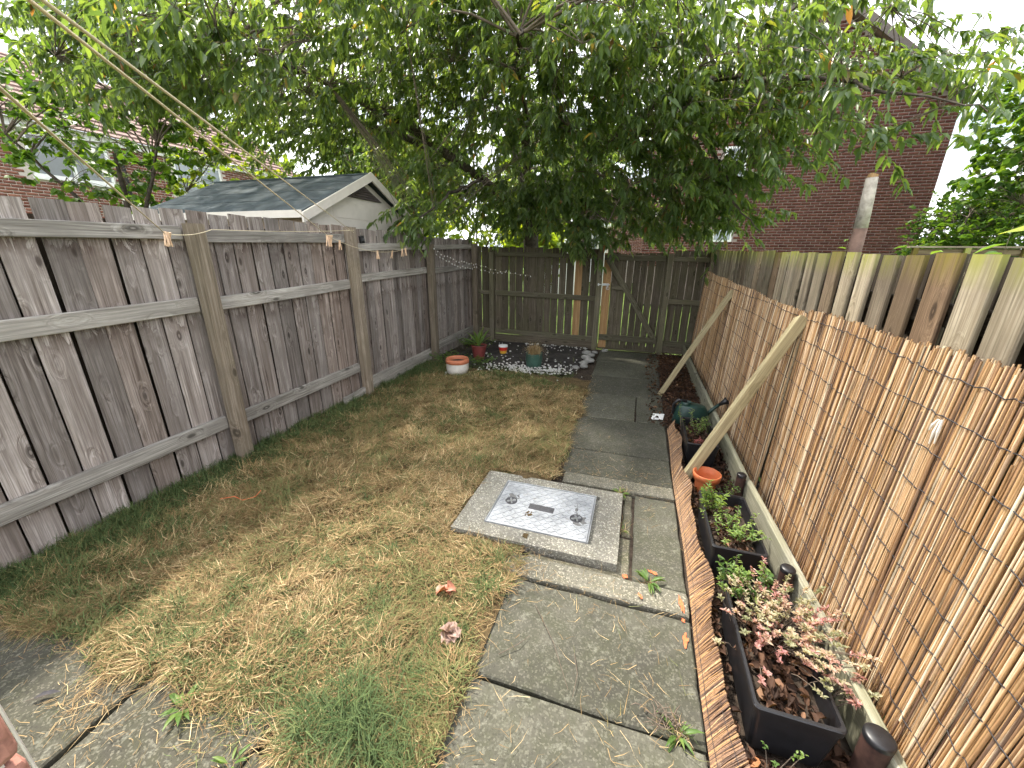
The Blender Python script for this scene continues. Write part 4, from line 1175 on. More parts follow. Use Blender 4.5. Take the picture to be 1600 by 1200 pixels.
MB().tube([(-2.48, 1.52, .05), (-2.40, 1.56, .06), (-2.32, 1.55, .055), (-2.27, 1.60, .06), (-2.29, 1.66, .065)], .0022, 6).build('strand', M['orange_paint'], ot)

# ------------------------------------------------------------------ washing lines and pegs
def sag(p, q, s, n=14):
    p, q = np.array(p, float), np.array(q, float)
    f = np.linspace(0, 1, n)[:, None]
    pts = p + (q - p) * f; pts[:, 2] -= s * 4 * (f * (1 - f))[:, 0]
    return pts
def rope(label, pts, rad=.0028):
    t = thing('washing_line', label, 'washing line', tuple(pts[0]), 'cream washing lines over the left fence')
    V, T = tubes_np([pts], [rad], 6); np_mesh('cord', V, T, M['rope'], t, smooth=True)
def along(p, q, f): return np.array(p) + (np.array(q) - np.array(p)) * f
nearA, nearA2, endA = (-.755, .40, 1.891), (-.731, .40, 1.888), (-2.75, 3.145, 1.721)
rope('lower strand of the doubled washing line from top left to the fence post', np.vstack([along(endA, nearA, 1.6)[None], sag(nearA, endA, 0)]))
rope('upper strand of the doubled washing line from top left to the fence post', np.vstack([along((-2.80, 3.55, 1.775), nearA2, 1.5)[None], sag(nearA2, (-2.80, 3.55, 1.775), .0)]))
nearB, endB = (-.873, .40, 1.81), (-2.82, 1.817, 1.693)
rope('single washing line at far left ending at a bunch of pegs', np.vstack([along(endB, nearB, 1.5)[None], sag(nearB, endB, 0)]))
rope('slack washing line strung along the fence top between two posts', np.vstack([sag(endB, (-2.80, 2.1, 1.73), .02), sag((-2.80, 2.1, 1.73), (-2.82, 3.58, 1.80), .012)]), .0022)
rope('washing line loop sagging below the fence top with small pegs on it', sag(endA, (-2.72, 4.42, 1.64), .085, 20), .0022)
def peg(label, p, ang, lean, L=.075):
    t = thing('clothes_peg', label, 'peg', tuple(p), 'wooden clothes pegs on the washing lines')
    p = Vector(p)
    m = Euler((lean, 0, ang)).to_matrix()
    for s in (-1, 1):
        b = MB()
        pts = [Vector((s * .004, 0, .012)), Vector((s * .0045, 0, -.02)), Vector((s * .011, 0, -L))]
        pts = [p + m @ q for q in pts]
        b.tube(pts, [.0055, .0055, .0045], 6)
        b.build('prong', M['peg'], t)
    b = MB().tube([p + m @ Vector((-.009, 0, -.012)), p + m @ Vector((.009, 0, -.012))], .003, 6).build('spring', M['steel'], t)
ptsD = sag(endA, (-2.72, 4.42, 1.64), .085, 20)
def on_d(f): return tuple(ptsD[int(f * 19)])
for k in range(3): peg(['left', 'middle', 'right'][k] + ' wooden peg of the bunch of three on the far left washing line', np.array(endB) + [0, .012 * k, -.002 * k], .9 + .5 * k, (k - 1) * .35)
for k in range(4): peg(['leftmost', 'second', 'third', 'rightmost'][k] + ' wooden peg in the large bunch where the doubled washing line meets the fence', np.array(endA) + [0, .02 * (k - 1.5), .004], .6 + .4 * k, (k - 1.5) * .22, .09)
peg('single pale peg just left of the middle fence post', along(endA, on_d(.12), .9), 1.0, .1)
peg('pair peg hanging lowest on the sagging line', on_d(.53), 1.2, -.15); peg('second peg hanging lowest on the sagging line, leaning right', on_d(.56), .8, .2)
peg('peg alone on the rising part of the sagging line', on_d(.78), 1.3, .3)
peg('peg at the far end of the sagging line, upper one', on_d(.97), 1.0, .0); peg('peg at the far end of the sagging line, lower one', on_d(.92), 1.1, .15)
sb = thing('solar_box', 'small black box fixed near the top of the middle fence post', 'box', (-2.83, 3.68, 1.72))
MB().box((-2.83, 3.70, 1.715), (.03, .055, .075), Matrix.Rotation(.15, 3, 'X')).build('box_body', M['black_plastic'], sb, bevel=.004)
MB().box((-2.812, 3.70, 1.715), (.006, .04, .03)).build('panel', M['iron'], sb)
fl = thing('fairy_lights', 'string of tiny white lights swagged around the far left fence corner', 'string lights', (-2.8, 6, 1.5))
pa = np.vstack([sag((-2.84, 5.28, 1.63), (-2.86, 6.85, 1.40), .05, 16), sag((-2.86, 6.85, 1.40), (-1.85, 6.90, 1.22), .04, 12)])
pc = np.vstack([sag((-2.82, 5.30, 1.56), (-2.84, 6.83, 1.34), .07, 16), sag((-2.84, 6.83, 1.34), (-2.3, 6.90, 1.28), .05, 8)])
V, T = tubes_np([pa, pc], [[.001] * len(pa), [.001] * len(pc)], 4); np_mesh('wire', V, T, M['rope'], fl)
Vs, Ts, off = [], [], 0
for k, p in enumerate(np.vstack([pa, pc])):
    V, T = blob_np(tuple(p + [.012, -.012, rng.uniform(-.02, .012)]), (.009, .009, .011), k, 6, 4); Vs.append(V); Ts.append(T + off); off += len(V)
tag(np_mesh('bulbs', np.concatenate(Vs), np.concatenate(Ts), M['white'], fl, smooth=True), kind='stuff')

# ------------------------------------------------------------------ shed
sh = thing('garden_shed', 'cream shed with dark felt roof and triangular gable vent behind the left fence', 'shed', (-4.5, 4.6, 0))
SX0, SX1, SY0, SY1, SR, ZE, ZR = -5.85, -3.33, 3.45, 5.74, 4.60, 1.965, 2.47
b = MB().prism([(SY0 + .12, 0), (SY1 - .12, 0), (SY1 - .12, ZE + .02), (SR, ZR - .03), (SY0 + .12, ZE + .02)], SX0 + .1, SX1 - .08, 0); b.build('walls', M['cream'], sh, fix=True)
MB().quadbox((SX0 + .1, SY0 + .10, 0), (SX1 - .09, SY0 + .118, ZE - .03)).build('side_wall', M['shed_side'], sh)
sl = (ZR - ZE) / (SR - SY0)
for sgn, (ya, yb) in ((1, (SY0 - .02, SR)), (-1, (SR, SY1 + .02))):
    za, zb = (ZE - .01, ZR) if sgn == 1 else (ZR, ZE - .03)
    MB().prism([(ya, za), (yb, zb), (yb, zb + .028), (ya, za + .028)], SX0, SX1 + .03, 0).build('roof', M['felt'], sh, fix=True)
MB().quadbox((SX0, SY0 - .034, ZE - .05), (SX1 + .03, SY0 - .021, ZE + .022)).build('eave_trim', M['cream'], sh)
MB().quadbox((SX0, SR - .03, ZR + .02), (SX1 + .03, SR + .03, ZR + .037)).build('ridge', M['felt'], sh)
for ya, za, yb, zb in ((SY0 - .03, ZE - .02, SR, ZR + .03), (SR, ZR + .03, SY1 + .03, ZE - .04)):
    MB().prism([(ya, za - .075), (yb, zb - .085), (yb, zb + .012), (ya, za + .018)], SX1 + .031, SX1 + .055, 0).build('barge_board', M['cream'], sh, fix=True)
sl = (ZR - ZE) / (SR - SY0)
for k in range(9):
    z = .45 + .19 * k
    ins_ = max(0, (z + .175 - ZE) / sl)
    MB().quadbox((SX1 - .082, SY0 + .14 + ins_, z), (SX1 - .072 - .002, SY1 - .14 - ins_, z + .175)).build('cladding_board', M['cream'], sh)
yv, zv = SR + .0, ZR - .11
b = MB().prism([(yv - .33, zv - .15), (yv + .33, zv - .15), (yv, zv)], SX1 - .079, SX1 - .060, 0); b.build('vent', M['vent_dark'], sh, fix=True)
for k in range(5):
    f = k / 5; hw = .27 * (1 - f) - .01
    MB().box((SX1 - .052, yv, zv - .14 + .028 * k), (.014, hw * 2, .008), Matrix.Rotation(.5, 3, 'Y')).build('louvre', M['fascia'], sh)
for k, yy in enumerate((3.75, 4.05, 4.35)):
    z = ZE - .01 + .028 + sl * (yy - SY0 + .02)
    MB().box((-4.58, yy, z + .002), (2.5, .03, .006), Matrix.Rotation(math.atan(sl), 3, 'X')).build('felt_lap', M['felt'], sh)

# ------------------------------------------------------------------ brick houses
def brick_wall(root, mapping, inside, u0, u1, z0, z1, bl, bh, mat, n_parts, key, depth=.006, joint=.014, tintseed=0):
    """mapping(u, z, d) -> world; bricks inside the outline; the n_parts with smallest key become objects"""
    rr = np.random.default_rng(tintseed)
    cells = []
    row = 0; z = z0
    while z + bh <= z1:
        u = u0 - (bl / 2 if row % 2 else 0)
        while u < u1:
            a, c = max(u, u0), min(u + bl, u1)
            if c - a > .05 and inside(a, z) and inside(c, z) and inside(a, z + bh) and inside(c, z + bh):
                cells.append((a + joint / 2, c - joint / 2, z + joint / 2, z + bh - joint / 2))
            u += bl
        z += bh; row += 1
    cells.sort(key=lambda q: key((q[0] + q[1]) / 2, (q[2] + q[3]) / 2))
    tri = np.array([(0, 1, 2), (0, 2, 3), (4, 5, 1), (4, 1, 0), (5, 6, 2), (5, 2, 1), (6, 7, 3), (6, 3, 2), (7, 4, 0), (7, 0, 3)])
    Vs, tints = [], []
    for k, (a, c, zb, zt) in enumerate(cells):
        d = depth + rr.uniform(-.0015, .0015)
        V = np.array([mapping(a, zb, d), mapping(c, zb, d), mapping(c, zt, d), mapping(a, zt, d), mapping(a, zb, 0), mapping(c, zb, 0), mapping(c, zt, 0), mapping(a, zt, 0)])
        tn = float(np.clip(rr.normal(.5, .25), 0, 1))
        if k < n_parts:
            np_mesh('brick', V, tri, mat, root, np.full(8, tn))
        else:
            Vs.append(V); tints += [tn] * 8
    if Vs:
        T = (tri[None] + 8 * np.arange(len(Vs))[:, None, None]).reshape(-1, 3)
        tag(np_mesh('bricks', np.concatenate(Vs), T, mat, root, np.array(tints)), kind='stuff')

hr = thing('brick_house', 'dark brown brick gable end house behind the right fence', 'house', (3.5, 14, 0))
HX0, HX1, HE, HXA, HZA, HY = -.05, 7.03, 5.15, 3.47, 7.75, 14.0
b = MB().prism([(HX0, 0), (HX1, 0), (HX1, HE), (HXA, HZA), (HX0, HE)], HY, HY + 8, 1); b.build('wall', M['mortar_wall'], hr, fix=True)
def in_gable(u, z):
    if z <= HE: return HX0 <= u <= HX1 + 1e-6
    f = (z - HE) / (HZA - HE)
    return HX0 + (HXA - HX0) * f <= u <= HX1 - (HX1 - HXA) * f
wins = [(1.95, 2.55, 3.6, 4.5), (1.95, 2.5, 1.95, 2.35)]
def in_hr(u, z): return in_gable(u, z) and not any(a < u < c and d < z < e for a, c, d, e in wins)
brick_wall(hr, lambda u, z, d: (u, HY - d, z), in_hr, HX0, HX1, 1.2, HZA, .225, .075, M['brick_r'], 300, lambda u, z: (u - 6.2)**2 + (z - 2.7)**2)
for a, c, d, e in wins:
    w = MB().quadbox((a, HY - .02, d), (c, HY + .02, e)).build('window', M['white'], hr)
    MB().quadbox((a + .06, HY - .026, d + .06), (c - .06, HY - .0215, e - .06)).build('pane', M['glass'], w)
for sg, xe in ((-1, HX0 - .08), (1, HX1 + .08)):
    ze = HE - .05
    MB().prism([(xe, ze), (HXA, HZA + .12), (HXA, HZA + .30), (xe, ze + .18)], HY - .22, HY + 8.2, 1).build('roof', M['tile'], hr, fix=True)
    MB().prism([(xe, ze - .04), (HXA, HZA + .06), (HXA, HZA + .26), (xe, ze + .15)], HY - .25, HY - .222, 1).build('barge_board', M['fascia'], hr, fix=True)
MB().tube([(HX1 + .036, HY + .3, 0), (HX1 + .036, HY + .3, HE)], .03, 8).build('downpipe', M['vent_dark'], hr)

hl = thing('brick_house', 'red brick house with tiled roof and white windows far left behind the shed', 'house', (-15, 8, 0))
LX = -15.0
MB().quadbox((LX - 7, 1.0, 0), (LX, 15.5, 4.55)).build('wall', M['mortar_left'], hl)
lw = [(6.95, 8.65, 3.36, 4.38), (10.4, 12.0, 3.36, 4.38), (8.9, 10.0, 1.6, 2.9), (3.5, 5.2, 3.36, 4.38)]
def in_hl(u, z): return not any(a - .04 < u < c + .04 and d - .1 < z < e + .02 for a, c, d, e in lw)
brick_wall(hl, lambda u, z, d: (LX + d, u, z), in_hl, 3.2, 15.5, 1.9, 4.5, .225, .075, M['brick_l'], 300, lambda u, z: (u - 7.8)**2 + 2 * (z - 2.9)**2, tintseed=3)
for a, c, d, e in lw:
    MB().quadbox((LX - .03, a - .03, d - .07), (LX + .06, c + .03, d)).build('sill', M['white'], hl)
    for ya, yb, za, zb in [(a, a + .07, d, e), (c - .07, c, d, e), (a + .07, c - .07, d, d + .07), (a + .07, c - .07, e - .07, e), ((a + c) / 2 - .04, (a + c) / 2 + .04, d + .07, e - .07)]:
        MB().quadbox((LX - .02, ya, za), (LX + .04, yb, zb)).build('window_frame', M['white'], hl)
    for ya, yb in ((a + .07, (a + c) / 2 - .04), ((a + c) / 2 + .04, c - .07)):
        MB().quadbox((LX - .02, ya, d + .07), (LX + .018, yb, e - .07)).build('pane', M['glass'], hl)
MB().quadbox((LX - .05, .9, 4.42), (LX + .10, 15.6, 4.62)).build('fascia', M['white'], hl)
MB().tube([(LX + .06, 8.95, 0), (LX + .06, 8.95, 4.4)], .05, 8).build('downpipe', M['black_plastic'], hl)
n_c = 16
mb = MB()
for k in range(n_c):
    f0, f1 = k / n_c, (k + 1) / n_c
    x0, z0 = LX + .25 - 3.9 * f0, 4.60 + 2.5 * f0; x1, z1 = LX + .25 - 3.9 * f1 - .03, 4.60 + 2.5 * f1
    MB().prism([(x0, z0), (x0, z0 + .045), (x1, z1 + .012), (x1, z1 - .03)], .8, 15.7, 1).build('tile_course', M['tile'], hl, fix=True)

hc = thing('brick_house', 'distant orange brick house glimpsed past the cream porch post over the back fence', 'house', (-1.5, 24, 0))
MB().quadbox((-3.4, 24, 0), (.5, 29, 4.2)).build('wall', M['mortar_left'], hc)
brick_wall(hc, lambda u, z, d: (u, 24 - d, z), lambda u, z: not (-2.9 < u < -2.35 and z < 3.4), -3.4, .5, 1.4, 4.1, .225, .075, M['brick_l'], 0, lambda u, z: u, tintseed=5)
MB().quadbox((-2.88, 23.95, 0), (-2.37, 24.02, 3.35)).build('door_frame', M['white'], hc)
MB().quadbox((-2.74, 23.93, 0), (-2.51, 23.949, 3.2)).build('door', M['glass'], hc)
MB().prism([(-3.7, 4.1), (.8, 4.1), (-1.5, 5.6)], 23.7, 29.2, 1).build('roof', M['tile'], hc, fix=True)

pp = thing('porch_post', 'cream panelled porch post with white cap beyond the gate', 'post', (-1.15, 13.0, 0))
MB().quadbox((-1.38, 13.0, 0), (-1.05, 13.3, 2.36)).build('post_body', M['cream'], pp)
MB().quadbox((-1.33, 12.985, .3), (-1.23, 12.998, 2.2)).build('panel', M['white'], pp)
MB().quadbox((-1.20, 12.985, .3), (-1.10, 12.998, 2.2)).build('panel', M['white'], pp)
MB().quadbox((-1.44, 12.94, 2.362), (-.99, 13.36, 2.44)).build('cap', M['white'], pp)
pf = thing('picket_fence', 'pale grey picket fence glimpsed beyond the back fence right of the tree trunk', 'fence', (-3.3, 16, 0))
for k in range(11):
    x = -3.95 + k * .155
    MB().prism([(x, 0), (x + .12, 0), (x + .12, 2.02), (x + .06, 2.1), (x, 2.02)], 16.0, 16.02, 1).build('picket', M['pale'] if 'pale' in M else M['white'], pf, fix=True)
for z in (.6, 1.9): MB().quadbox((-4.0, 16.021, z), (-2.2, 16.06, z + .1)).build('rail', M['white'], pf)

po = thing('broken_post', 'leaning post with peeling white paint above brown bark behind the right fence', 'post', (1.62, 4, 0))
MB().tube([(1.624, 4.0, 0), (1.622, 4.0, 1.0), (1.618, 4.0, 1.80)], [.052, .05, .0465], 9).build('lower_trunk', mat_simple('peeling_bark', (.16, .10, .075), .9, .4, 12, .6, dist=.01), po, smooth=True)
MB().tube([(1.618, 4.0, 1.80), (1.614, 4.0, 1.98), (1.606, 4.0, 2.16)], [.047, .043, .038], 9).build('painted_top', mat_simple('worn_white_paint', (.36, .32, .27), .9, .45, 16, .8, dist=.012), po, smooth=True)
MB().box((1.606, 4.0, 2.17), (.05, .05, .03), Matrix.Rotation(.3, 3, 'Y')).build('splintered_top', M['new_wood'], po)
nf = thing('wooden_fence', 'brown slatted neighbour fence behind the right fence at far right', 'fence', (5.2, 9, 0))
for k in range(4): plank('slat', nf, M['right_wood'], (4.5, 9.0, 1.30 + k * .12), (5.95, 9.0, 1.30 + k * .12), .10, .02, (0, -1, 0))
for x in (4.5, 5.2, 5.95): plank('post', nf, M['right_wood'], (x, 8.96, 0), (x, 8.96, 1.74), .08, .06, (0, -1, 0))
plank('cap_rail', nf, M['post_wood'], (4.4, 8.98, 1.74), (6.05, 8.98, 1.74), .10, .03, (0, 0, 1))

# own house: brick corner at the lower left beside the camera
oh = thing('house_corner', 'pinkish red stone house corner with pale worn edge at the lower left', 'wall', (-.7, 0, 0))
cxx, cyy = -.558, .10
for k, zc in enumerate(np.arange(.03, 2.2, .215)):
    MB().quadbox((cxx - .30, cyy - .42, zc), (cxx - (.0 if k % 2 else .003), cyy, zc + .205)).build('stone_block', M['red_stone'], oh, bevel=.008)
MB().quadbox((cxx - .29, cyy - .41, 0), (cxx - .012, cyy - .012, 2.2)).build('mortar', M['mortar_left'], oh)
MB().tube([(cxx - .001, cyy - .001, .0), (cxx + .0005, cyy, 1.0), (cxx - .001, cyy + .0005, 1.2), (cxx - .001, cyy - .001, 2.2)], .0013, 8).build('worn_edge', M['mortar_left'], oh, smooth=True)

# ------------------------------------------------------------------ trees
def crown_sprays(ells, rs):
    P = []
    for (c, r, n, *inner) in ells:
        d = norm(rs.normal(size=(n, 3)))
        rad = rs.random(n) ** (1 / 2.2)
        P.append(np.array(c) + d * np.array(r) * rad[:, None])
    return np.concatenate(P)

def make_tree(name, label, base, limbs, ells, leafL, mat, trunk_lines, n_centres=120, lper=16, spray=.45, wr=.42, hang=.75, shape='oval', seed=1, group=None, droopy=.5, zmin=None, cut=None, bias=None, sprays=None):
    rs = np.random.default_rng(seed)
    t = thing(name, label, 'tree', base, group)
    V, T = tubes_np([l for l, _ in trunk_lines], [r for _, r in trunk_lines], 12)
    np_mesh('trunk', V, T, M['bark'], t, smooth=True)
    limb_pts = []
    lines, rads = [], []
    for pts, (r0, r1) in limbs:
        pts = np.array(pts, float)
        # smooth by Catmull-Rom sampling with a little wobble
        q = []
        for i in range(len(pts) - 1):
            p0, p1, p2, p3 = pts[max(i-1, 0)], pts[i], pts[i+1], pts[min(i+2, len(pts)-1)]
            for f in np.linspace(0, 1, 7)[:-1]:
                q.append(.5 * ((2*p1) + (-p0 + p2)*f + (2*p0 - 5*p1 + 4*p2 - p3)*f*f + (-p0 + 3*p1 - 3*p2 + p3)*f**3) + rs.normal(0, .018, 3))
        q.append(pts[-1]); q = np.array(q)
        lines.append(q); rads.append(r1 + (r0 - r1) * (1 - np.linspace(0, 1, len(q))) ** 1.5); limb_pts.append(q)
    V, T = tubes_np(lines, rads, 8)
    np_mesh('limbs', V, T, M['bark'], t, smooth=True)
    LP = np.concatenate(limb_pts)
    S = crown_sprays(ells, rs)
    if cut is not None: S = S[cut(S)]
    if sprays is not None: S = np.concatenate([S, np.array(sprays)])
    C = S[rs.choice(len(S), min(n_centres, len(S)), replace=False)]
    lines, rads = [], []
    for c in C:
        d = np.linalg.norm(LP - c, axis=1); a = LP[np.argmin(d)]
        m = np.linalg.norm(c - a)
        mid1 = a + (c - a) * .35 + [0, 0, .14 * m] + rs.normal(0, .05 * m, 3); mid2 = a + (c - a) * .7 + [0, 0, .12 * m] + rs.normal(0, .05 * m, 3)
        rr = .006 + .008 * min(m, 1.6)
        lines.append([a, mid1, mid2, c]); rads.append([rr, rr * .8, rr * .6, .004])
    V, T = tubes_np(lines, rads, 5); tag(np_mesh('branches', V, T, M['twig'], t, smooth=True), kind='stuff')
    D2 = ((S[:, None, :] - C[None]) ** 2).sum(-1); near = D2.argmin(1)
    out = S - np.array([base[0], base[1], S[:, 2].mean() - .5]); out[:, 2] *= .3; out = norm(out)
    lines, rads = [], []
    P, D, L, TT, N = [], [], [], [], []
    for i, s in enumerate(S):
        c = C[near[i]]
        dirn = norm(out[i] + rs.normal(0, .45, 3) + [0, 0, -.25 * droopy])
        ln = spray * rs.uniform(.6, 1.3)
        e = s + dirn * ln + [0, 0, -droopy * ln * .45]
        m = s + dirn * ln * .5 + [0, 0, -droopy * ln * .08]
        lines.append([c, (c + s) / 2 + [0, 0, .04], s, m, e]); rads.append([.0045, .004, .0032, .0025, .0012])
        k = int(lper * rs.uniform(.65, 1.25))
        f = np.sort(rs.random(k) ** .8)
        pp = np.where(f[:, None] < .5, s + (m - s) * (f[:, None] * 2), m + (e - m) * (f[:, None] * 2 - 1))
        a = rs.uniform(0, 6.28, k)
        dd = dirn * .45 + np.stack([np.cos(a), np.sin(a), np.zeros(k)], 1) * .65; dd[:, 2] -= hang * rs.uniform(.3, 1.2, k)
        P.append(pp); D.append(dd); L.append(leafL * rs.uniform(.45, 1.25, k)); TT.append(np.clip(rs.normal(.42 + rs.normal(0, .1), .2, k), 0, .98))
        nn = np.stack([np.cos(a), np.sin(a), np.full(k, .7)], 1) + rs.normal(0, .35, (k, 3)); N.append(nn)
    V, T = tubes_np(lines, rads, 3); tag(np_mesh('twigs', V, T, M['twig'], t, smooth=True), kind='stuff')
    P, D, L, TT, N = map(np.concatenate, (P, D, L, TT, N))
    sel = rs.random(len(TT)) < .006; TT[sel] = 1.0
    V, T, tt = leaf_arrays(P, D, N, L, wr, .10, .22, shape, TT)
    tag(np_mesh('crown', V, T, mat, t, tt), kind='stuff')
    return t

bx, by = -2.12, 8.0
limbs = [
 ([(bx, by, 1.7), (-2.2, 7.8, 3.2), (-2.5, 7.5, 4.6), (-2.7, 7.4, 5.9)], (.11, .012)),
 ([(bx, by, 1.9), (-1.0, 7.3, 3.0), (.2, 6.2, 3.55), (1.0, 5.0, 3.2), (1.6, 4.1, 2.75), (1.95, 3.6, 2.45)], (.085, .003)),
 ([(-1.0, 7.3, 3.0), (-.2, 6.9, 4.1), (.9, 6.0, 4.4), (2.1, 5.2, 3.75)], (.05, .006)),
 ([(bx, by, 2.1), (-3.4, 7.1, 3.2), (-4.5, 5.8, 3.85), (-4.4, 4.2, 3.7), (-3.7, 3.2, 3.25)], (.10, .012)),
 ([(-3.4, 7.1, 3.2), (-5.4, 6.9, 3.9), (-7.2, 6.4, 4.3), (-8.6, 5.8, 4.0)], (.07, .012)),
 ([(-2.15, 7.9, 2.6), (-1.95, 6.7, 3.7), (-1.6, 5.2, 3.85), (-1.2, 4.1, 3.45)], (.07, .010)),
 ([(bx, by, 1.9), (-1.6, 7.2, 2.5), (-1.0, 6.5, 2.35), (-.5, 6.0, 2.0)], (.05, .008)),
 ([(-2.15, 7.9, 2.3), (-2.6, 7.0, 2.7), (-2.75, 5.9, 2.45), (-2.72, 4.9, 2.05), (-2.72, 4.6, 1.85)], (.05, .006)),
 ([(.2, 6.2, 3.55), (.7, 6.0, 2.8), (1.0, 5.8, 2.2), (1.3, 5.6, 1.85)], (.035, .006)),
 ([(bx, by, 2.4), (-2.9, 8.6, 4.0), (-3.6, 9.0, 5.6)], (.08, .02)),
]
ells = [
 ((-2.3, 7.2, 4.2), (2.6, 1.5, 1.8), 600), ((-1.1, 5.7, 3.5), (1.4, 1.0, .85), 260), ((-1.3, 6.5, 2.45), (1.4, .5, .5), 190),
 ((-2.72, 4.95, 2.05), (.32, .5, .25), 26), ((.25, 6.0, 3.1), (1.0, .9, .9), 230), ((1.35, 4.6, 2.75), (.8, .7, .42), 26),
 ((-4.5, 5.2, 3.9), (1.6, 1.6, .85), 330), ((-7.3, 6.6, 4.5), (2.2, 1.4, 1.3), 280), ((-2.2, 5.2, 4.5), (2.0, 1.2, .7), 240),
 ((.6, 6.5, 2.3), (.9, .5, .55), 120), ((-5.3, 3.7, 3.6), (1.1, .8, .6), 150), ((-3.9, 3.3, 3.3), (.9, .6, .45), 90), ((-7.2, 5.0, 4.4), (1.4, .9, .7), 120), ((-2.7, 3.9, 3.9), (1.2, .7, .5), 90), ((.8, 4.7, 3.2), (.8, .6, .5), 40), ((1.8, 4.4, 2.9), (.5, .4, .3), 12), ((-.4, 4.6, 3.6), (.9, .7, .5), 80), ((1.5, 5.9, 3.3), (.8, .7, .6), 30), ((.0, 6.9, 2.1), (1.0, .2, .3), 40), ((-4.2, 7.6, 3.6), (1.8, 1.2, 1.3), 300), ((.8, 5.4, 3.8), (1.1, .9, .6), 60), ((-.9, 6.3, 1.9), (.8, .25, .25), 46), ((-1.4, 6.6, 4.9), (1.6, 1.0, .7), 190), ((-3.4, 6.6, 4.6), (1.6, 1.0, .8), 190), ((-2.3, 7.0, 2.5), (1.3, .5, .45), 90), ((1.5, 5.7, 3.7), (.9, .7, .5), 42), ((.95, 5.7, 2.85), (.6, .6, .55), 60), ((2.1, 4.9, 3.1), (.55, .5, .3), 16), ((-3.0, 5.7, 2.75), (.45, .4, .3), 26), ((-5.6, 6.4, 3.6), (1.2, .8, .7), 110), ((.3, 7.3, 4.4), (1.4, .8, .8), 120), ((-2.2, 10.5, 4.2), (3.2, .8, 1.6), 220), ((-2.4, 6.2, 4.75), (.9, .5, .6), 100),
]
make_tree('cherry_tree', 'large cherry tree with drooping leaves overhanging the back fence and lawn', (bx, by, 0), limbs, ells, .108, M['cherry_leaf'],
          [(np.array([(bx, by, -.05), (bx - .01, by, .6), (bx, by, 1.3), (bx - .03, by, 2.0), (bx - .06, by - .03, 2.7)]), [.20, .16, .145, .15, .10])], 260, 24, seed=5, wr=.36, spray=.42)

def blob_tree(name, label, base, h, r, mat, nspr, leafL, seed, trunk_r=.12, zc=None, shape='broad', wr=.75, hang=.3, group=None):
    zc = zc or h * .62
    rs = np.random.default_rng(seed)
    ells = [((base[0], base[1], zc), (r * .8, r * .8, h * .34), int(nspr * .4))]
    for k in range(6):
        a = k * 1.05 + rs.uniform(-.3, .3)
        ells.append(((base[0] + r * .55 * math.cos(a), base[1] + r * .55 * math.sin(a), zc + rs.uniform(-.25, .25) * h), (r * .45, r * .45, h * .18), nspr // 10))
    limbs = [([(base[0], base[1], h * .25), (base[0] + r * .3 * math.cos(k * 2.1), base[1] + r * .3 * math.sin(k * 2.1), h * .5), (base[0] + r * .7 * math.cos(k * 2.1), base[1] + r * .7 * math.sin(k * 2.1), h * .72)], (trunk_r * .6, .015)) for k in range(3)]
    return make_tree(name, label, base, limbs, ells, leafL, mat, [(np.array([(base[0], base[1], -.05), (base[0], base[1], h * .3), (base[0] + .05, base[1], h * .7)]), [trunk_r, trunk_r * .8, .02])], 40, 13, .35, wr, hang, shape, seed, group, .2)
blob_tree('maple_tree', 'broad leaved tree catching sunlight in front of the left brick house', (-9.2, 5.4, 0), 4.6, 1.7, M['maple_leaf'], 300, .12, 41, zc=3.3)
blob_tree('maple_tree', 'small bright yellow-green tree just behind the shed roof at left', (-8.6, 7.4, 0), 3.8, 1.5, M['yellow_leaf'], 170, .12, 42, zc=2.6)
blob_tree('broadleaf_tree', 'tall green tree at the right edge beyond the brick house', (7.6, 10.4, 0), 7.5, 2.1, M['maple_leaf'], 900, .13, 43, zc=4.5)
blob_tree('bush', 'rounded bright green bush beside the dark brick house at right', (6.15, 10.9, 0), 3.2, .85, M['maple_leaf'], 900, .08, 44, zc=1.55, trunk_r=.05)
blob_tree('bush', 'darker green hedge bush under the tree at far right', (12.2, 17.5, 0), 4.6, 2.4, M['far_leaf'], 900, .17, 45, zc=2.6, trunk_r=.08)
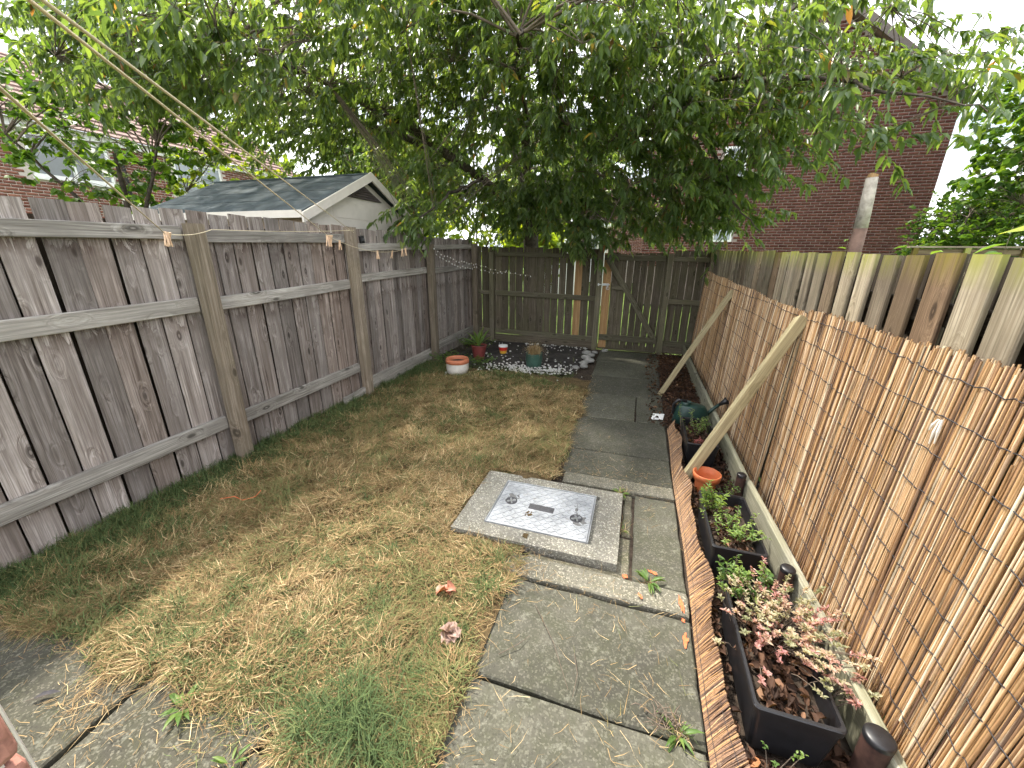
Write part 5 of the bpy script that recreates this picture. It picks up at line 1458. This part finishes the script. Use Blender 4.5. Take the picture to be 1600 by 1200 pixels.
for k, (x, y, h, rr, lab, m) in enumerate([(-6.0, 14.5, 4.6, 2.4, 'sunlit yellow-green shrub behind the back fence, left of the tree trunk', 'yellow_leaf'), (-3.2, 12.5, 2.5, 1.0, 'low bright shrub beyond the back fence right of the trunk', 'yellow_leaf'), (-12, 19, 8, 3.6, 'far green tree behind the cherry at left', 'far_leaf'), (-5.0, 24, 8.5, 4, 'far green tree behind the cherry in the middle', 'far_leaf')]):
    blob_tree('shrub' if h < 5 else 'broadleaf_tree', lab, (x, y, 0), h, rr, M[m], 300 if h < 5 else 900, .16 if h < 5 else .36, 60 + k, trunk_r=.06 if h < 5 else .15)
leafy('flowering_plant', 'red flowers on a small plant above the pale picket fence', (-2.65, 16.3, 1.9), 14, .5, .25, .12, mat_leaf('red_petal', [(0, (.10, .16, .03)), (.45, (.14, .2, .03)), (.5, (.6, .06, .03)), (1, (.7, .12, .05))], .3), 10, 'broad', .8, area=.2)
# weeds growing up behind the right fence
for k, (x, y, z, lab) in enumerate([(1.30, 2.55, 1.50, 'green leafy weed poking above the right fence beside the broken post'), (1.45, 3.45, 1.5, 'green weed behind the right fence left of the broken post'), (1.30, 1.98, 1.48, 'small leafy weed top showing above the near right fence boards')]):
    t = leafy('green_plant', lab, (x, y, 0), 7, z + .26, .10, .075, M['weed_leaf'], 16, 'lance', .3, .3, area=.05, tint=(.1, .6))
t = thing('climbing_vine', 'bright yellow-green broad leaves at the right edge above the fence', 'plant', (1.25, 1.75, 0))
MB().tube([(1.25, 1.72, 0), (1.26, 1.74, 1.2), (1.25, 1.78, 1.66), (1.24, 1.84, 1.70)], [.006, .005, .004, .003], 6).build('stem', M['twig'], t)
P = np.array([[1.245, 1.83, 1.69], [1.25, 1.80, 1.68], [1.25, 1.74, 1.66]]); D = np.array([[-.2, 1.0, -.0], [.4, .1, -.25], [.3, -.6, .1]])
V, T, tt = leaf_arrays(P, D, np.array([[-.4, 0, 1.], [-.4, -.3, 1.], [0, 0, 1.]]), np.array([.15, .14, .15]), .6, .06, .1, 'broad', np.array([1., .95, .9]))
np_mesh('leaves', V, T, M['yellow_leaf'], t, tt)
